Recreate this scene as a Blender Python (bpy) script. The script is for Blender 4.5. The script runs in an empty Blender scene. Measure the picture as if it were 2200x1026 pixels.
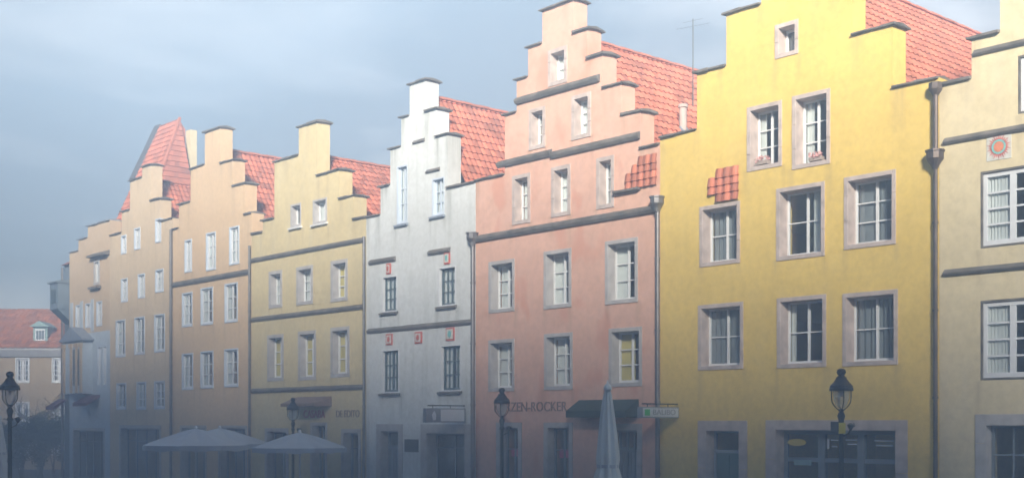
import bpy, bmesh, math, random
from mathutils import Vector, Matrix, noise as mnoise
R = math.radians
random.seed(7)
scene = bpy.context.scene
COL = scene.collection

# ------------------------------------------------------------------ camera, world, sun, exposure
CAM = Vector((0.0, -25.0, 3.0))
FWD = Vector((-0.742, 0.6697, 0.0)).normalized()
RIGHT = Vector((FWD.y, -FWD.x, 0.0))
cd = bpy.data.cameras.new('camera')
cam = bpy.data.objects.new('camera', cd)
COL.objects.link(cam)
cam.matrix_world = Matrix(((RIGHT.x, 0, -FWD.x, CAM.x), (RIGHT.y, 0, -FWD.y, CAM.y), (0, 1, 0, CAM.z), (0, 0, 0, 1)))
cd.sensor_width = 36.0
cd.lens = 2660 / 2200 * 36
cd.shift_y = 392 / 2200
cd.clip_end = 2000
scene.camera = cam

SUN_EL, SUN_AZ = R(20.0), (0.71, -0.70)          # direction towards the sun, in plan
w = bpy.data.worlds.new('World')
scene.world = w
w.use_nodes = True
nt = w.node_tree
for n in list(nt.nodes): nt.nodes.remove(n)
def N(tree, kind, **kw):
    n = tree.nodes.new(kind)
    for k, v in kw.items(): setattr(n, k, v)
    return n
wo = N(nt, 'ShaderNodeOutputWorld'); bg = N(nt, 'ShaderNodeBackground')
sky = N(nt, 'ShaderNodeTexSky', sky_type='NISHITA', sun_disc=False, sun_elevation=SUN_EL)
sky.sun_rotation = math.atan2(SUN_AZ[0], SUN_AZ[1])
tc = N(nt, 'ShaderNodeTexCoord'); mp = N(nt, 'ShaderNodeMapping')
mp.inputs['Scale'].default_value = (1.0, 1.0, 3.2)
mp.inputs['Location'].default_value = (1.7, 2.2, 0.55)
nz = N(nt, 'ShaderNodeTexNoise'); nz.inputs['Scale'].default_value = 3.2; nz.inputs['Detail'].default_value = 9; nz.inputs['Roughness'].default_value = 0.58; nz.inputs['Distortion'].default_value = 0.35
cr = N(nt, 'ShaderNodeValToRGB')
cr.color_ramp.elements[0].position = 0.45; cr.color_ramp.elements[0].color = (0.95, 1.08, 1.2, 1)
cr.color_ramp.elements[1].position = 0.63; cr.color_ramp.elements[1].color = (2.45, 2.45, 2.45, 1)
mixc = N(nt, 'ShaderNodeMix', data_type='RGBA'); mixc.inputs[0].default_value = 0.9
nt.links.new(tc.outputs['Generated'], mp.inputs['Vector']); nt.links.new(mp.outputs[0], nz.inputs['Vector'])
nt.links.new(nz.outputs['Fac'], cr.inputs[0])
nt.links.new(sky.outputs[0], mixc.inputs[6]); nt.links.new(cr.outputs[0], mixc.inputs[7])
# sky pale beyond the row; navy tint added overhead and behind to darken facades
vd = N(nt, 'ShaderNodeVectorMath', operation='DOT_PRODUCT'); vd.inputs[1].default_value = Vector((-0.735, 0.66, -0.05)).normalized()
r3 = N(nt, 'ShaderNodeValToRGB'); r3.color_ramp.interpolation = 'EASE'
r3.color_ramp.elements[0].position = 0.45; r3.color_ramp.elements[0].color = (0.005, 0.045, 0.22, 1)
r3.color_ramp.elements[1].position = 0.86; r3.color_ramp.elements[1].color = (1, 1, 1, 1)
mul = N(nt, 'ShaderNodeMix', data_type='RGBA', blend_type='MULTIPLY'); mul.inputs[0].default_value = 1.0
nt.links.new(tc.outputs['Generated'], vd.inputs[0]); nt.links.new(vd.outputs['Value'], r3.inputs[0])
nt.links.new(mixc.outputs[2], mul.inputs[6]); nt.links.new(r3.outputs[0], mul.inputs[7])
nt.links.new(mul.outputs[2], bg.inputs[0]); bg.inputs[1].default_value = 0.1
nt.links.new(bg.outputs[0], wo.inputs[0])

sd = bpy.data.lights.new('sun', 'SUN'); sd.energy = 5.0; sd.angle = R(10.0); sd.color = (1.0, 0.93, 0.81)
so = bpy.data.objects.new('sun', sd); COL.objects.link(so)
az = Vector((SUN_AZ[0], SUN_AZ[1], 0)).normalized()
to_sun = Vector((az.x * math.cos(SUN_EL), az.y * math.cos(SUN_EL), math.sin(SUN_EL)))
so.rotation_euler = to_sun.to_track_quat('Z', 'Y').to_euler()
so.location = (20, -30, 40)
vs = scene.view_settings
vs.view_transform = 'Standard'; vs.look = 'None'; vs.gamma = 1.0; vs.exposure = 2.48
scene.cycles.volume_bounces = 1
scene.cycles.max_bounces = 8

HAZE_DENSITY = 0.019

# ------------------------------------------------------------------ materials
MATS = {}
def base_mat(name):
    m = bpy.data.materials.new(name); m.use_nodes = True
    t = m.node_tree
    return m, t, t.nodes['Principled BSDF']
def simple(name, col, rough=0.7, metal=0.0, var=0.12, scale=6.0, bump=0.0, bscale=60.0, spec=0.4):
    m, t, b = base_mat(name)
    co = N(t, 'ShaderNodeTexCoord'); n = N(t, 'ShaderNodeTexNoise')
    n.inputs['Scale'].default_value = scale; n.inputs['Detail'].default_value = 6
    t.links.new(co.outputs['Object'], n.inputs['Vector'])
    r = N(t, 'ShaderNodeValToRGB')
    r.color_ramp.elements[0].position = 0.3; r.color_ramp.elements[1].position = 0.7
    r.color_ramp.elements[0].color = tuple(max(0, c * (1 - var)) for c in col) + (1,)
    r.color_ramp.elements[1].color = tuple(min(1, c * (1 + var)) for c in col) + (1,)
    t.links.new(n.outputs['Fac'], r.inputs[0]); t.links.new(r.outputs[0], b.inputs['Base Color'])
    b.inputs['Roughness'].default_value = rough; b.inputs['Metallic'].default_value = metal
    b.inputs['Specular IOR Level'].default_value = spec
    if bump:
        n2 = N(t, 'ShaderNodeTexNoise'); n2.inputs['Scale'].default_value = bscale; n2.inputs['Detail'].default_value = 5
        t.links.new(co.outputs['Object'], n2.inputs['Vector'])
        bp = N(t, 'ShaderNodeBump'); bp.inputs['Strength'].default_value = bump; bp.inputs['Distance'].default_value = 0.02
        t.links.new(n2.outputs['Fac'], bp.inputs['Height']); t.links.new(bp.outputs[0], b.inputs['Normal'])
    MATS[name] = m
    return m
def plaster(name, col, stain=(0.45, 0.42, 0.38), streak=0.35, patch=None, patch_amt=0.0, mottle=0.10, seed=0.0):
    """lime plaster: soft mottling, rain streaks, worn patches"""
    m, t, b = base_mat(name)
    L = t.links.new
    co = N(t, 'ShaderNodeTexCoord')
    mp1 = N(t, 'ShaderNodeMapping'); mp1.inputs['Location'].default_value = (seed, seed * 2, seed * 3)
    L(co.outputs['Object'], mp1.inputs[0])
    n1 = N(t, 'ShaderNodeTexNoise'); n1.inputs['Scale'].default_value = 0.7; n1.inputs['Detail'].default_value = 8; n1.inputs['Roughness'].default_value = 0.6
    L(mp1.outputs[0], n1.inputs['Vector'])
    r1 = N(t, 'ShaderNodeValToRGB'); r1.color_ramp.elements[0].position = 0.3; r1.color_ramp.elements[1].position = 0.72
    r1.color_ramp.elements[0].color = tuple(c * (1 - mottle) for c in col) + (1,)
    r1.color_ramp.elements[1].color = tuple(min(1, c * (1 + mottle)) for c in col) + (1,)
    L(n1.outputs['Fac'], r1.inputs[0])
    out = r1.outputs[0]
    n4 = N(t, 'ShaderNodeTexNoise'); n4.inputs['Scale'].default_value = 5.5; n4.inputs['Detail'].default_value = 9; n4.inputs['Roughness'].default_value = 0.68
    L(mp1.outputs[0], n4.inputs['Vector'])
    r4 = N(t, 'ShaderNodeValToRGB'); r4.color_ramp.elements[0].position = 0.34; r4.color_ramp.elements[1].position = 0.62
    r4.color_ramp.elements[0].color = (0.80, 0.79, 0.77, 1); r4.color_ramp.elements[1].color = (1, 1, 1, 1)
    L(n4.outputs['Fac'], r4.inputs[0])
    m4 = N(t, 'ShaderNodeMix', data_type='RGBA', blend_type='MULTIPLY'); m4.inputs[0].default_value = 0.8
    L(out, m4.inputs[6]); L(r4.outputs[0], m4.inputs[7]); out = m4.outputs[2]
    # rain streaks: noise stretched along z
    mp2 = N(t, 'ShaderNodeMapping'); mp2.inputs['Scale'].default_value = (2.6, 2.6, 0.16); mp2.inputs['Location'].default_value = (seed * 5, 0, seed)
    L(co.outputs['Object'], mp2.inputs[0])
    n2 = N(t, 'ShaderNodeTexNoise'); n2.inputs['Scale'].default_value = 1.0; n2.inputs['Detail'].default_value = 7; n2.inputs['Roughness'].default_value = 0.62
    L(mp2.outputs[0], n2.inputs['Vector'])
    r2 = N(t, 'ShaderNodeValToRGB'); r2.color_ramp.elements[0].position = 0.5; r2.color_ramp.elements[1].position = 0.78
    r2.color_ramp.elements[0].color = (0, 0, 0, 1); r2.color_ramp.elements[1].color = (streak,) * 3 + (1,)
    L(n2.outputs['Fac'], r2.inputs[0])
    mx = N(t, 'ShaderNodeMix', data_type='RGBA'); L(r2.outputs[0], mx.inputs[0]); L(out, mx.inputs[6]); mx.inputs[7].default_value = tuple(stain) + (1,)
    out = mx.outputs[2]
    if patch:
        n3 = N(t, 'ShaderNodeTexNoise'); n3.inputs['Scale'].default_value = 0.85; n3.inputs['Detail'].default_value = 3; n3.inputs['Roughness'].default_value = 0.45
        mp3 = N(t, 'ShaderNodeMapping'); mp3.inputs['Location'].default_value = (seed + 4, 1, seed + 9); mp3.inputs['Scale'].default_value = (1.3, 1, 0.7)
        L(co.outputs['Object'], mp3.inputs[0]); L(mp3.outputs[0], n3.inputs['Vector'])
        r3 = N(t, 'ShaderNodeValToRGB'); r3.color_ramp.elements[0].position = 0.56; r3.color_ramp.elements[1].position = 0.64
        r3.color_ramp.elements[0].color = (0, 0, 0, 1); r3.color_ramp.elements[1].color = (patch_amt,) * 3 + (1,)
        L(n3.outputs['Fac'], r3.inputs[0])
        mx2 = N(t, 'ShaderNodeMix', data_type='RGBA'); L(r3.outputs[0], mx2.inputs[0]); L(out, mx2.inputs[6]); mx2.inputs[7].default_value = tuple(patch) + (1,)
        out = mx2.outputs[2]
    L(out, b.inputs['Base Color'])
    b.inputs['Roughness'].default_value = 0.92; b.inputs['Specular IOR Level'].default_value = 0.2
    nb = N(t, 'ShaderNodeTexNoise'); nb.inputs['Scale'].default_value = 1.6; nb.inputs['Detail'].default_value = 10; nb.inputs['Roughness'].default_value = 0.62
    L(co.outputs['Object'], nb.inputs['Vector'])
    bp = N(t, 'ShaderNodeBump'); bp.inputs['Strength'].default_value = 0.35; bp.inputs['Distance'].default_value = 0.05
    L(nb.outputs['Fac'], bp.inputs['Height']); L(bp.outputs[0], b.inputs['Normal'])
    MATS[name] = m
    return m

plaster('plaster_yellow', (0.87, 0.62, 0.165), stain=(0.80, 0.60, 0.22), streak=0.35, mottle=0.07, seed=1.0)
plaster('plaster_salmon', (0.84, 0.50, 0.37), stain=(0.66, 0.42, 0.34), streak=0.45, patch=(0.72, 0.33, 0.22), patch_amt=0.65, mottle=0.07, seed=2.3)
plaster('plaster_white', (0.79, 0.80, 0.78), stain=(0.40, 0.42, 0.36), streak=0.55, mottle=0.06, seed=3.1)
plaster('plaster_cream', (0.79, 0.64, 0.35), stain=(0.70, 0.66, 0.52), streak=0.35, mottle=0.07, seed=4.7)
plaster('plaster_peach', (0.82, 0.58, 0.35), stain=(0.72, 0.45, 0.28), streak=0.3, mottle=0.06, seed=5.9)
plaster('plaster_sand', (0.80, 0.61, 0.40), stain=(0.55, 0.45, 0.36), streak=0.3, mottle=0.07, seed=6.4)
plaster('plaster_pale', (0.80, 0.67, 0.42), stain=(0.70, 0.62, 0.48), streak=0.3, mottle=0.06, seed=7.7)
plaster('plaster_ochre', (0.70, 0.52, 0.34), stain=(0.62, 0.40, 0.30), streak=0.4, mottle=0.08, seed=8.2)
plaster('plaster_blue', (0.58, 0.65, 0.72), stain=(0.40, 0.45, 0.5), streak=0.3, mottle=0.06, seed=9.2)
plaster('plaster_grey', (0.22, 0.28, 0.34), stain=(0.2, 0.22, 0.25), streak=0.3, mottle=0.1, seed=9.9)
plaster('sandstone_wall', (0.50, 0.36, 0.20), stain=(0.35, 0.27, 0.18), streak=0.3, mottle=0.16, seed=12.0)
simple('net_grey', (0.27, 0.29, 0.31), 0.95, var=0.1, scale=2)
simple('sandstone', (0.56, 0.46, 0.41), 0.9, var=0.2, scale=4, bump=0.4, bscale=30)
simple('grey_stone', (0.50, 0.47, 0.45), 0.9, var=0.16, scale=4, bump=0.3, bscale=30)
simple('dark_coping', (0.17, 0.15, 0.13), 0.9, var=0.45, scale=3, bump=0.5, bscale=25)
simple('white_paint', (0.80, 0.80, 0.80), 0.45, var=0.05, scale=5)
simple('bluish_paint', (0.62, 0.68, 0.76), 0.5, var=0.06, scale=5)
simple('dark_frame', (0.10, 0.14, 0.16), 0.5, var=0.2, scale=5)
simple('shop_frame', (0.20, 0.24, 0.28), 0.45, var=0.15, scale=4)
simple('teal_door', (0.07, 0.17, 0.20), 0.4, var=0.15, scale=4)
simple('pale_door', (0.30, 0.36, 0.42), 0.5, var=0.12, scale=4)
simple('zinc', (0.22, 0.21, 0.21), 0.5, metal=0.6, var=0.25, scale=5)
simple('copper_pipe', (0.13, 0.10, 0.085), 0.5, metal=0.5, var=0.3, scale=4)
simple('lead_flashing', (0.36, 0.40, 0.46), 0.5, metal=0.3, var=0.2, scale=5)
simple('black_iron', (0.02, 0.022, 0.025), 0.4, metal=0.3, var=0.3, scale=8)
simple('curtain_white', (0.80, 0.80, 0.78), 0.95, var=0.05, scale=3)
simple('curtain_yellow', (0.75, 0.62, 0.20), 0.95, var=0.08, scale=3)
simple('umbrella_white', (0.72, 0.74, 0.72), 0.9, var=0.06, scale=2)
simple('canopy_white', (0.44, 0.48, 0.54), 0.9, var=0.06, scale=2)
simple('hedge_canvas', (0.03, 0.05, 0.035), 0.9, var=0.3, scale=5)
simple('awning_red', (0.13, 0.03, 0.05), 0.9, var=0.15, scale=4)
simple('plaque_red', (0.62, 0.13, 0.10), 0.8, var=0.3, scale=9)
simple('plaque_pale', (0.70, 0.68, 0.60), 0.85, var=0.12, scale=9)
simple('plaque_teal', (0.20, 0.55, 0.52), 0.8, var=0.12, scale=9)
simple('plaque_orange', (0.75, 0.26, 0.13), 0.8, var=0.15, scale=9)
simple('sign_white', (0.72, 0.74, 0.76), 0.4, var=0.03)
simple('sign_grey', (0.30, 0.33, 0.36), 0.5, var=0.06)
simple('sign_dark', (0.05, 0.05, 0.06), 0.5, var=0.1)
simple('sign_green', (0.04, 0.50, 0.10), 0.5, var=0.05)
simple('sign_yellow', (0.70, 0.55, 0.06), 0.5, var=0.06)
simple('sign_pink', (0.60, 0.10, 0.22), 0.5, var=0.06)
simple('letter_dark', (0.26, 0.17, 0.14), 0.7, var=0.1)
simple('letter_red', (0.62, 0.05, 0.09), 0.6, var=0.1)
simple('brick_chimney', (0.62, 0.52, 0.38), 0.9, var=0.15, scale=5)
simple('dormer_green', (0.32, 0.46, 0.44), 0.8, var=0.15, scale=4)
simple('bark', (0.09, 0.07, 0.05), 0.95, var=0.3, scale=8, bump=0.6)
simple('leaf_dark', (0.035, 0.07, 0.025), 0.7, var=0.4, scale=1.5)
simple('leaf_yellow', (0.13, 0.16, 0.02), 0.7, var=0.35, scale=1.5)
simple('flower_pink', (0.70, 0.38, 0.36), 0.8, var=0.2, scale=9)
simple('wood_box', (0.40, 0.32, 0.27), 0.8, var=0.2)
simple('room_dark', (0.05, 0.05, 0.055), 0.95, var=0.2)
simple('far_brick', (0.30, 0.20, 0.15), 0.9, var=0.2)

def roof_mat(name, col):
    m, t, b = base_mat(name); L = t.links.new
    at = N(t, 'ShaderNodeAttribute', attribute_name='tint')
    r = N(t, 'ShaderNodeValToRGB')
    r.color_ramp.elements[0].position = 0.0; r.color_ramp.elements[0].color = tuple(c * 0.66 for c in col) + (1,)
    r.color_ramp.elements[1].position = 1.0; r.color_ramp.elements[1].color = tuple(min(1, c * 1.25) for c in col) + (1,)
    L(at.outputs['Fac'], r.inputs[0])
    co = N(t, 'ShaderNodeTexCoord'); n = N(t, 'ShaderNodeTexNoise'); n.inputs['Scale'].default_value = 1.3; n.inputs['Detail'].default_value = 8
    L(co.outputs['Object'], n.inputs['Vector'])
    r2 = N(t, 'ShaderNodeValToRGB'); r2.color_ramp.elements[0].position = 0.5; r2.color_ramp.elements[1].position = 0.8
    r2.color_ramp.elements[0].color = (0, 0, 0, 1); r2.color_ramp.elements[1].color = (0.45, 0.45, 0.45, 1)
    L(n.outputs['Fac'], r2.inputs[0])
    mx = N(t, 'ShaderNodeMix', data_type='RGBA'); L(r2.outputs[0], mx.inputs[0]); L(r.outputs[0], mx.inputs[6]); mx.inputs[7].default_value = (0.20, 0.10, 0.07, 1)
    L(mx.outputs[2], b.inputs['Base Color']); b.inputs['Roughness'].default_value = 0.75
    MATS[name] = m
roof_mat('orange_tile', (0.50, 0.17, 0.065))
roof_mat('roof_tile', (0.56, 0.18, 0.10))

def glass_mat():
    m = bpy.data.materials.new('window_glass'); m.use_nodes = True
    t = m.node_tree
    for n in list(t.nodes): t.nodes.remove(n)
    L = t.links.new
    o = N(t, 'ShaderNodeOutputMaterial'); tr = N(t, 'ShaderNodeBsdfTransparent'); tr.inputs[0].default_value = (0.84, 0.88, 0.88, 1)
    gl = N(t, 'ShaderNodeBsdfGlossy'); gl.inputs['Roughness'].default_value = 0.03; gl.inputs[0].default_value = (0.9, 0.93, 0.95, 1)
    co = N(t, 'ShaderNodeTexCoord'); nn = N(t, 'ShaderNodeTexNoise'); nn.inputs['Scale'].default_value = 2.2; nn.inputs['Detail'].default_value = 1
    bp = N(t, 'ShaderNodeBump'); bp.inputs['Strength'].default_value = 0.12; bp.inputs['Distance'].default_value = 0.05
    L(co.outputs['Object'], nn.inputs['Vector']); L(nn.outputs['Fac'], bp.inputs['Height']); L(bp.outputs[0], gl.inputs['Normal'])
    lw = N(t, 'ShaderNodeLayerWeight'); lw.inputs[0].default_value = 0.5
    pw = N(t, 'ShaderNodeMath', operation='POWER'); pw.inputs[1].default_value = 3.5; L(lw.outputs['Facing'], pw.inputs[0])
    fr = N(t, 'ShaderNodeMath', operation='MULTIPLY_ADD'); L(pw.outputs[0], fr.inputs[0]); fr.inputs[1].default_value = 0.85; fr.inputs[2].default_value = 0.10
    ms = N(t, 'ShaderNodeMixShader'); L(fr.outputs[0], ms.inputs[0]); L(tr.outputs[0], ms.inputs[1]); L(gl.outputs[0], ms.inputs[2]); L(ms.outputs[0], o.inputs[0])
    MATS['window_glass'] = m
glass_mat()
def lamp_glass():
    m, t, b = base_mat('lamp_glass')
    b.inputs['Base Color'].default_value = (0.75, 0.78, 0.76, 1); b.inputs['Roughness'].default_value = 0.15
    b.inputs['Alpha'].default_value = 0.35
    MATS['lamp_glass'] = m
lamp_glass()
def cobble_mat():
    m, t, b = base_mat('cobbles'); L = t.links.new
    co = N(t, 'ShaderNodeTexCoord'); v = N(t, 'ShaderNodeTexVoronoi'); v.inputs['Scale'].default_value = 7.0
    L(co.outputs['Object'], v.inputs['Vector'])
    r = N(t, 'ShaderNodeValToRGB'); r.color_ramp.elements[0].color = (0.085, 0.08, 0.075, 1); r.color_ramp.elements[1].color = (0.03, 0.03, 0.03, 1)
    r.color_ramp.elements[1].position = 0.6
    L(v.outputs['Distance'], r.inputs[0]); L(r.outputs[0], b.inputs['Base Color'])
    bp = N(t, 'ShaderNodeBump'); bp.inputs['Strength'].default_value = 0.6; bp.inputs['Distance'].default_value = 0.03; bp.invert = True
    L(v.outputs['Distance'], bp.inputs['Height']); L(bp.outputs[0], b.inputs['Normal']); b.inputs['Roughness'].default_value = 0.8
    MATS['cobbles'] = m
cobble_mat()

# ------------------------------------------------------------------ mesh helpers
class MB:
    def __init__(s): s.v = []; s.f = []; s.t = []
    def quad(s, *p, tint=None):
        i = len(s.v); s.v += [tuple(q) for q in p]; s.f.append(tuple(range(i, i + len(p)))); s.t.append(tint if tint is not None else 0.5)
    def box(s, x0, x1, y0, y1, z0, z1):
        i = len(s.v)
        s.v += [(x0, y0, z0), (x1, y0, z0), (x1, y1, z0), (x0, y1, z0), (x0, y0, z1), (x1, y0, z1), (x1, y1, z1), (x0, y1, z1)]
        for f in ((0, 3, 2, 1), (4, 5, 6, 7), (0, 1, 5, 4), (1, 2, 6, 5), (2, 3, 7, 6), (3, 0, 4, 7)):
            s.f.append(tuple(i + k for k in f)); s.t.append(0.5)
        return s
    def prism(s, poly, y0, y1):
        """polygon in (x,z) run from y0 to y1"""
        n = len(poly); i = len(s.v)
        s.v += [(x, y0, z) for x, z in poly] + [(x, y1, z) for x, z in poly]
        s.f.append(tuple(i + k for k in range(n))); s.f.append(tuple(i + n + n - 1 - k for k in range(n)))
        s.t += [0.5, 0.5]
        for k in range(n):
            s.f.append((i + k, i + n + k, i + n + (k + 1) % n, i + (k + 1) % n)); s.t.append(0.5)
        return s
    def prism_x(s, poly, x0, x1):
        """polygon in (y,z) run from x0 to x1"""
        n = len(poly); i = len(s.v)
        s.v += [(x0, y, z) for y, z in poly] + [(x1, y, z) for y, z in poly]
        s.f.append(tuple(i + k for k in range(n))); s.f.append(tuple(i + n + n - 1 - k for k in range(n)))
        s.t += [0.5, 0.5]
        for k in range(n):
            s.f.append((i + k, i + n + k, i + n + (k + 1) % n, i + (k + 1) % n)); s.t.append(0.5)
        return s
    def lathe(s, prof, c=(0, 0, 0), n=16):
        """prof: (radius, z) from bottom to top, turned about the vertical axis at c"""
        i = len(s.v); m = len(prof)
        for r, z in prof:
            for k in range(n):
                a = 2 * math.pi * k / n
                s.v.append((c[0] + r * math.cos(a), c[1] + r * math.sin(a), c[2] + z))
        for j in range(m - 1):
            for k in range(n):
                s.f.append((i + j * n + k, i + j * n + (k + 1) % n, i + (j + 1) * n + (k + 1) % n, i + (j + 1) * n + k)); s.t.append(0.5)
        s.f.append(tuple(i + n - 1 - k for k in range(n))); s.f.append(tuple(i + (m - 1) * n + k for k in range(n))); s.t += [0.5, 0.5]
        return s
    def tube(s, pts, r, n=8, r2=None):
        pts = [Vector(p) for p in pts]; i = len(s.v); m = len(pts)
        for j, p in enumerate(pts):
            d = (pts[min(j + 1, m - 1)] - pts[max(j - 1, 0)]).normalized()
            a = d.orthogonal().normalized() if abs(d.z) > 0.99 else d.cross(Vector((0, 0, 1))).normalized()
            b = d.cross(a).normalized()
            rr = r if r2 is None else r + (r2 - r) * j / (m - 1)
            for k in range(n):
                t = 2 * math.pi * k / n
                s.v.append(tuple(p + a * (rr * math.cos(t)) + b * (rr * math.sin(t))))
        for j in range(m - 1):
            for k in range(n):
                s.f.append((i + j * n + k, i + j * n + (k + 1) % n, i + (j + 1) * n + (k + 1) % n, i + (j + 1) * n + k)); s.t.append(0.5)
        s.f.append(tuple(i + n - 1 - k for k in range(n))); s.f.append(tuple(i + (m - 1) * n + k for k in range(n))); s.t += [0.5, 0.5]
        return s
    def build(s, name, mat, parent=None, off=(0, 0, 0), smooth=False, recalc=True, bevel=0.0, tint=False):
        me = bpy.data.meshes.new(name)
        me.from_pydata([(x - off[0], y - off[1], z - off[2]) for x, y, z in s.v], [], s.f)
        if tint:
            a = me.attributes.new('tint', 'FLOAT', 'FACE')
            a.data.foreach_set('value', s.t)
        if recalc:
            bm = bmesh.new(); bm.from_mesh(me); bmesh.ops.recalc_face_normals(bm, faces=bm.faces); bm.to_mesh(me); bm.free()
        me.materials.append(MATS[mat])
        if smooth: me.polygons.foreach_set('use_smooth', [True] * len(me.polygons))
        o = bpy.data.objects.new(name, me); COL.objects.link(o)
        if parent is not None: o.parent = parent
        if bevel:
            bv = o.modifiers.new('bevel', 'BEVEL'); bv.width = bevel; bv.segments = 2; bv.limit_method = 'ANGLE'
        return o
def tag(o, label=None, cat=None, group=None, kind=None):
    if label: o['label'] = label
    if cat: o['category'] = cat
    if group: o['group'] = group
    if kind: o['kind'] = kind
    return o
def empty(name, loc, rz=0.0, label=None, cat=None, group=None):
    o = bpy.data.objects.new(name, None); COL.objects.link(o)
    o.location = loc; o.rotation_euler = (0, 0, rz); o.empty_display_size = 0.5
    return tag(o, label, cat, group)
def copy_tree(o, parent=None):
    c = o.copy(); COL.objects.link(c); c.parent = parent
    for ch in list(o.children): copy_tree(ch, c)
    return c
def text_mesh(name, body, mat, parent, x, y, z, size, off=(0, 0, 0), stretch=1.0, face='-y', depth=0.008):
    cu = bpy.data.curves.new(name, 'FONT'); cu.body = body; cu.size = size; cu.extrude = depth
    cu.align_x = 'CENTER'; cu.align_y = 'CENTER'
    tmp = bpy.data.objects.new('tmp', cu)
    COL.objects.link(tmp)
    dg = bpy.context.evaluated_depsgraph_get(); dg.update()
    me = bpy.data.meshes.new_from_object(tmp.evaluated_get(dg))
    bpy.data.objects.remove(tmp)
    for v in me.vertices:
        a, b, c = v.co.x * stretch, v.co.y, v.co.z
        if face == '-y': v.co = (x + a - off[0], y - c - off[1], z + b - off[2])
        else: v.co = (x + c - off[0], y + a - off[1], z + b - off[2])
    me.materials.clear(); me.materials.append(MATS[mat])
    o = bpy.data.objects.new(name, me); COL.objects.link(o); o.parent = parent
    return o

# ------------------------------------------------------------------ houses
WALL_T = 0.56
def facade(mb, cols, openings, y=0.0, t=WALL_T):
    """stepped wall slab in the plane y: columns (x0, x1, top) with rectangular openings (x0, x1, z0, z1)"""
    xs = sorted({round(v, 4) for c in cols for v in c[:2]} | {round(v, 4) for o in openings for v in o[:2]})
    zs = sorted({0.0} | {round(c[2], 4) for c in cols} | {round(v, 4) for o in openings for v in o[2:]})
    def inside(xm, zm):
        top = None
        for a, b, h in cols:
            if a <= xm <= b: top = h
        if top is None or zm > top: return False
        for a, b, c, d in openings:
            if a < xm < b and c < zm < d: return False
        return True
    nx, nz_ = len(xs) - 1, len(zs) - 1
    g = [[inside((xs[i] + xs[i + 1]) / 2, (zs[j] + zs[j + 1]) / 2) for j in range(nz_)] for i in range(nx)]
    G = lambda i, j: 0 <= i < nx and 0 <= j < nz_ and g[i][j]
    for i in range(nx):
        for j in range(nz_):
            if not g[i][j]: continue
            x0, x1, z0, z1 = xs[i], xs[i + 1], zs[j], zs[j + 1]
            mb.quad((x0, y, z0), (x1, y, z0), (x1, y, z1), (x0, y, z1))
            mb.quad((x1, y + t, z0), (x0, y + t, z0), (x0, y + t, z1), (x1, y + t, z1))
            if not G(i - 1, j): mb.quad((x0, y + t, z0), (x0, y, z0), (x0, y, z1), (x0, y + t, z1))
            if not G(i + 1, j): mb.quad((x1, y, z0), (x1, y + t, z0), (x1, y + t, z1), (x1, y, z1))
            if not G(i, j + 1): mb.quad((x0, y, z1), (x1, y, z1), (x1, y + t, z1), (x0, y + t, z1))
            if j > 0 and not G(i, j - 1): mb.quad((x0, y + t, z0), (x1, y + t, z0), (x1, y, z0), (x0, y, z0))

def weld(o):
    bm = bmesh.new(); bm.from_mesh(o.data)
    bmesh.ops.remove_doubles(bm, verts=bm.verts, dist=0.0005); bmesh.ops.recalc_face_normals(bm, faces=bm.faces)
    bm.to_mesh(o.data); bm.free()

def coping(cols, root, off, mat='dark_coping', y=0.0, over=0.09):
    n = len(cols)
    for i, (a, b, h) in enumerate(cols):
        hl = cols[i - 1][2] if i > 0 else 0.0
        hr = cols[i + 1][2] if i < n - 1 else 0.0
        x0 = a - (0.10 if hl < h else -0.004); x1 = b + (0.10 if hr < h else -0.004)
        if i == 0: x0 = a + 0.004
        if i == n - 1: x1 = b - 0.004
        ya, yb = y - over, y + WALL_T + 0.08
        ym = (ya + yb) / 2
        mb = MB()
        sl = 0.035 * (1 if hl < h else -1 if hr < h else 0) * 0
        ns = max(1, round((x1 - x0) / 0.62))
        for q in range(ns):
            dz, dy = random.uniform(-.013, .013), random.uniform(-.015, .015)
            xa_ = x0 + (x1 - x0) * q / ns + (0.004 if q else 0); xb_ = x0 + (x1 - x0) * (q + 1) / ns - (0.004 if q < ns - 1 else 0)
            mb.prism_x([(ya + dy, h - 0.025), (ya + dy, h + 0.03 + dz), (ym, h + 0.085 + dz), (yb, h + 0.03 + dz), (yb, h - 0.025), (ym, h + 0.002)], xa_, xb_)
        mb.v = [(vx, vy + random.uniform(-.012, .012), vz + random.uniform(-.012, .012)) for vx, vy, vz in mb.v]
        mb.build('coping', mat, root, off, bevel=0.012)

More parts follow.
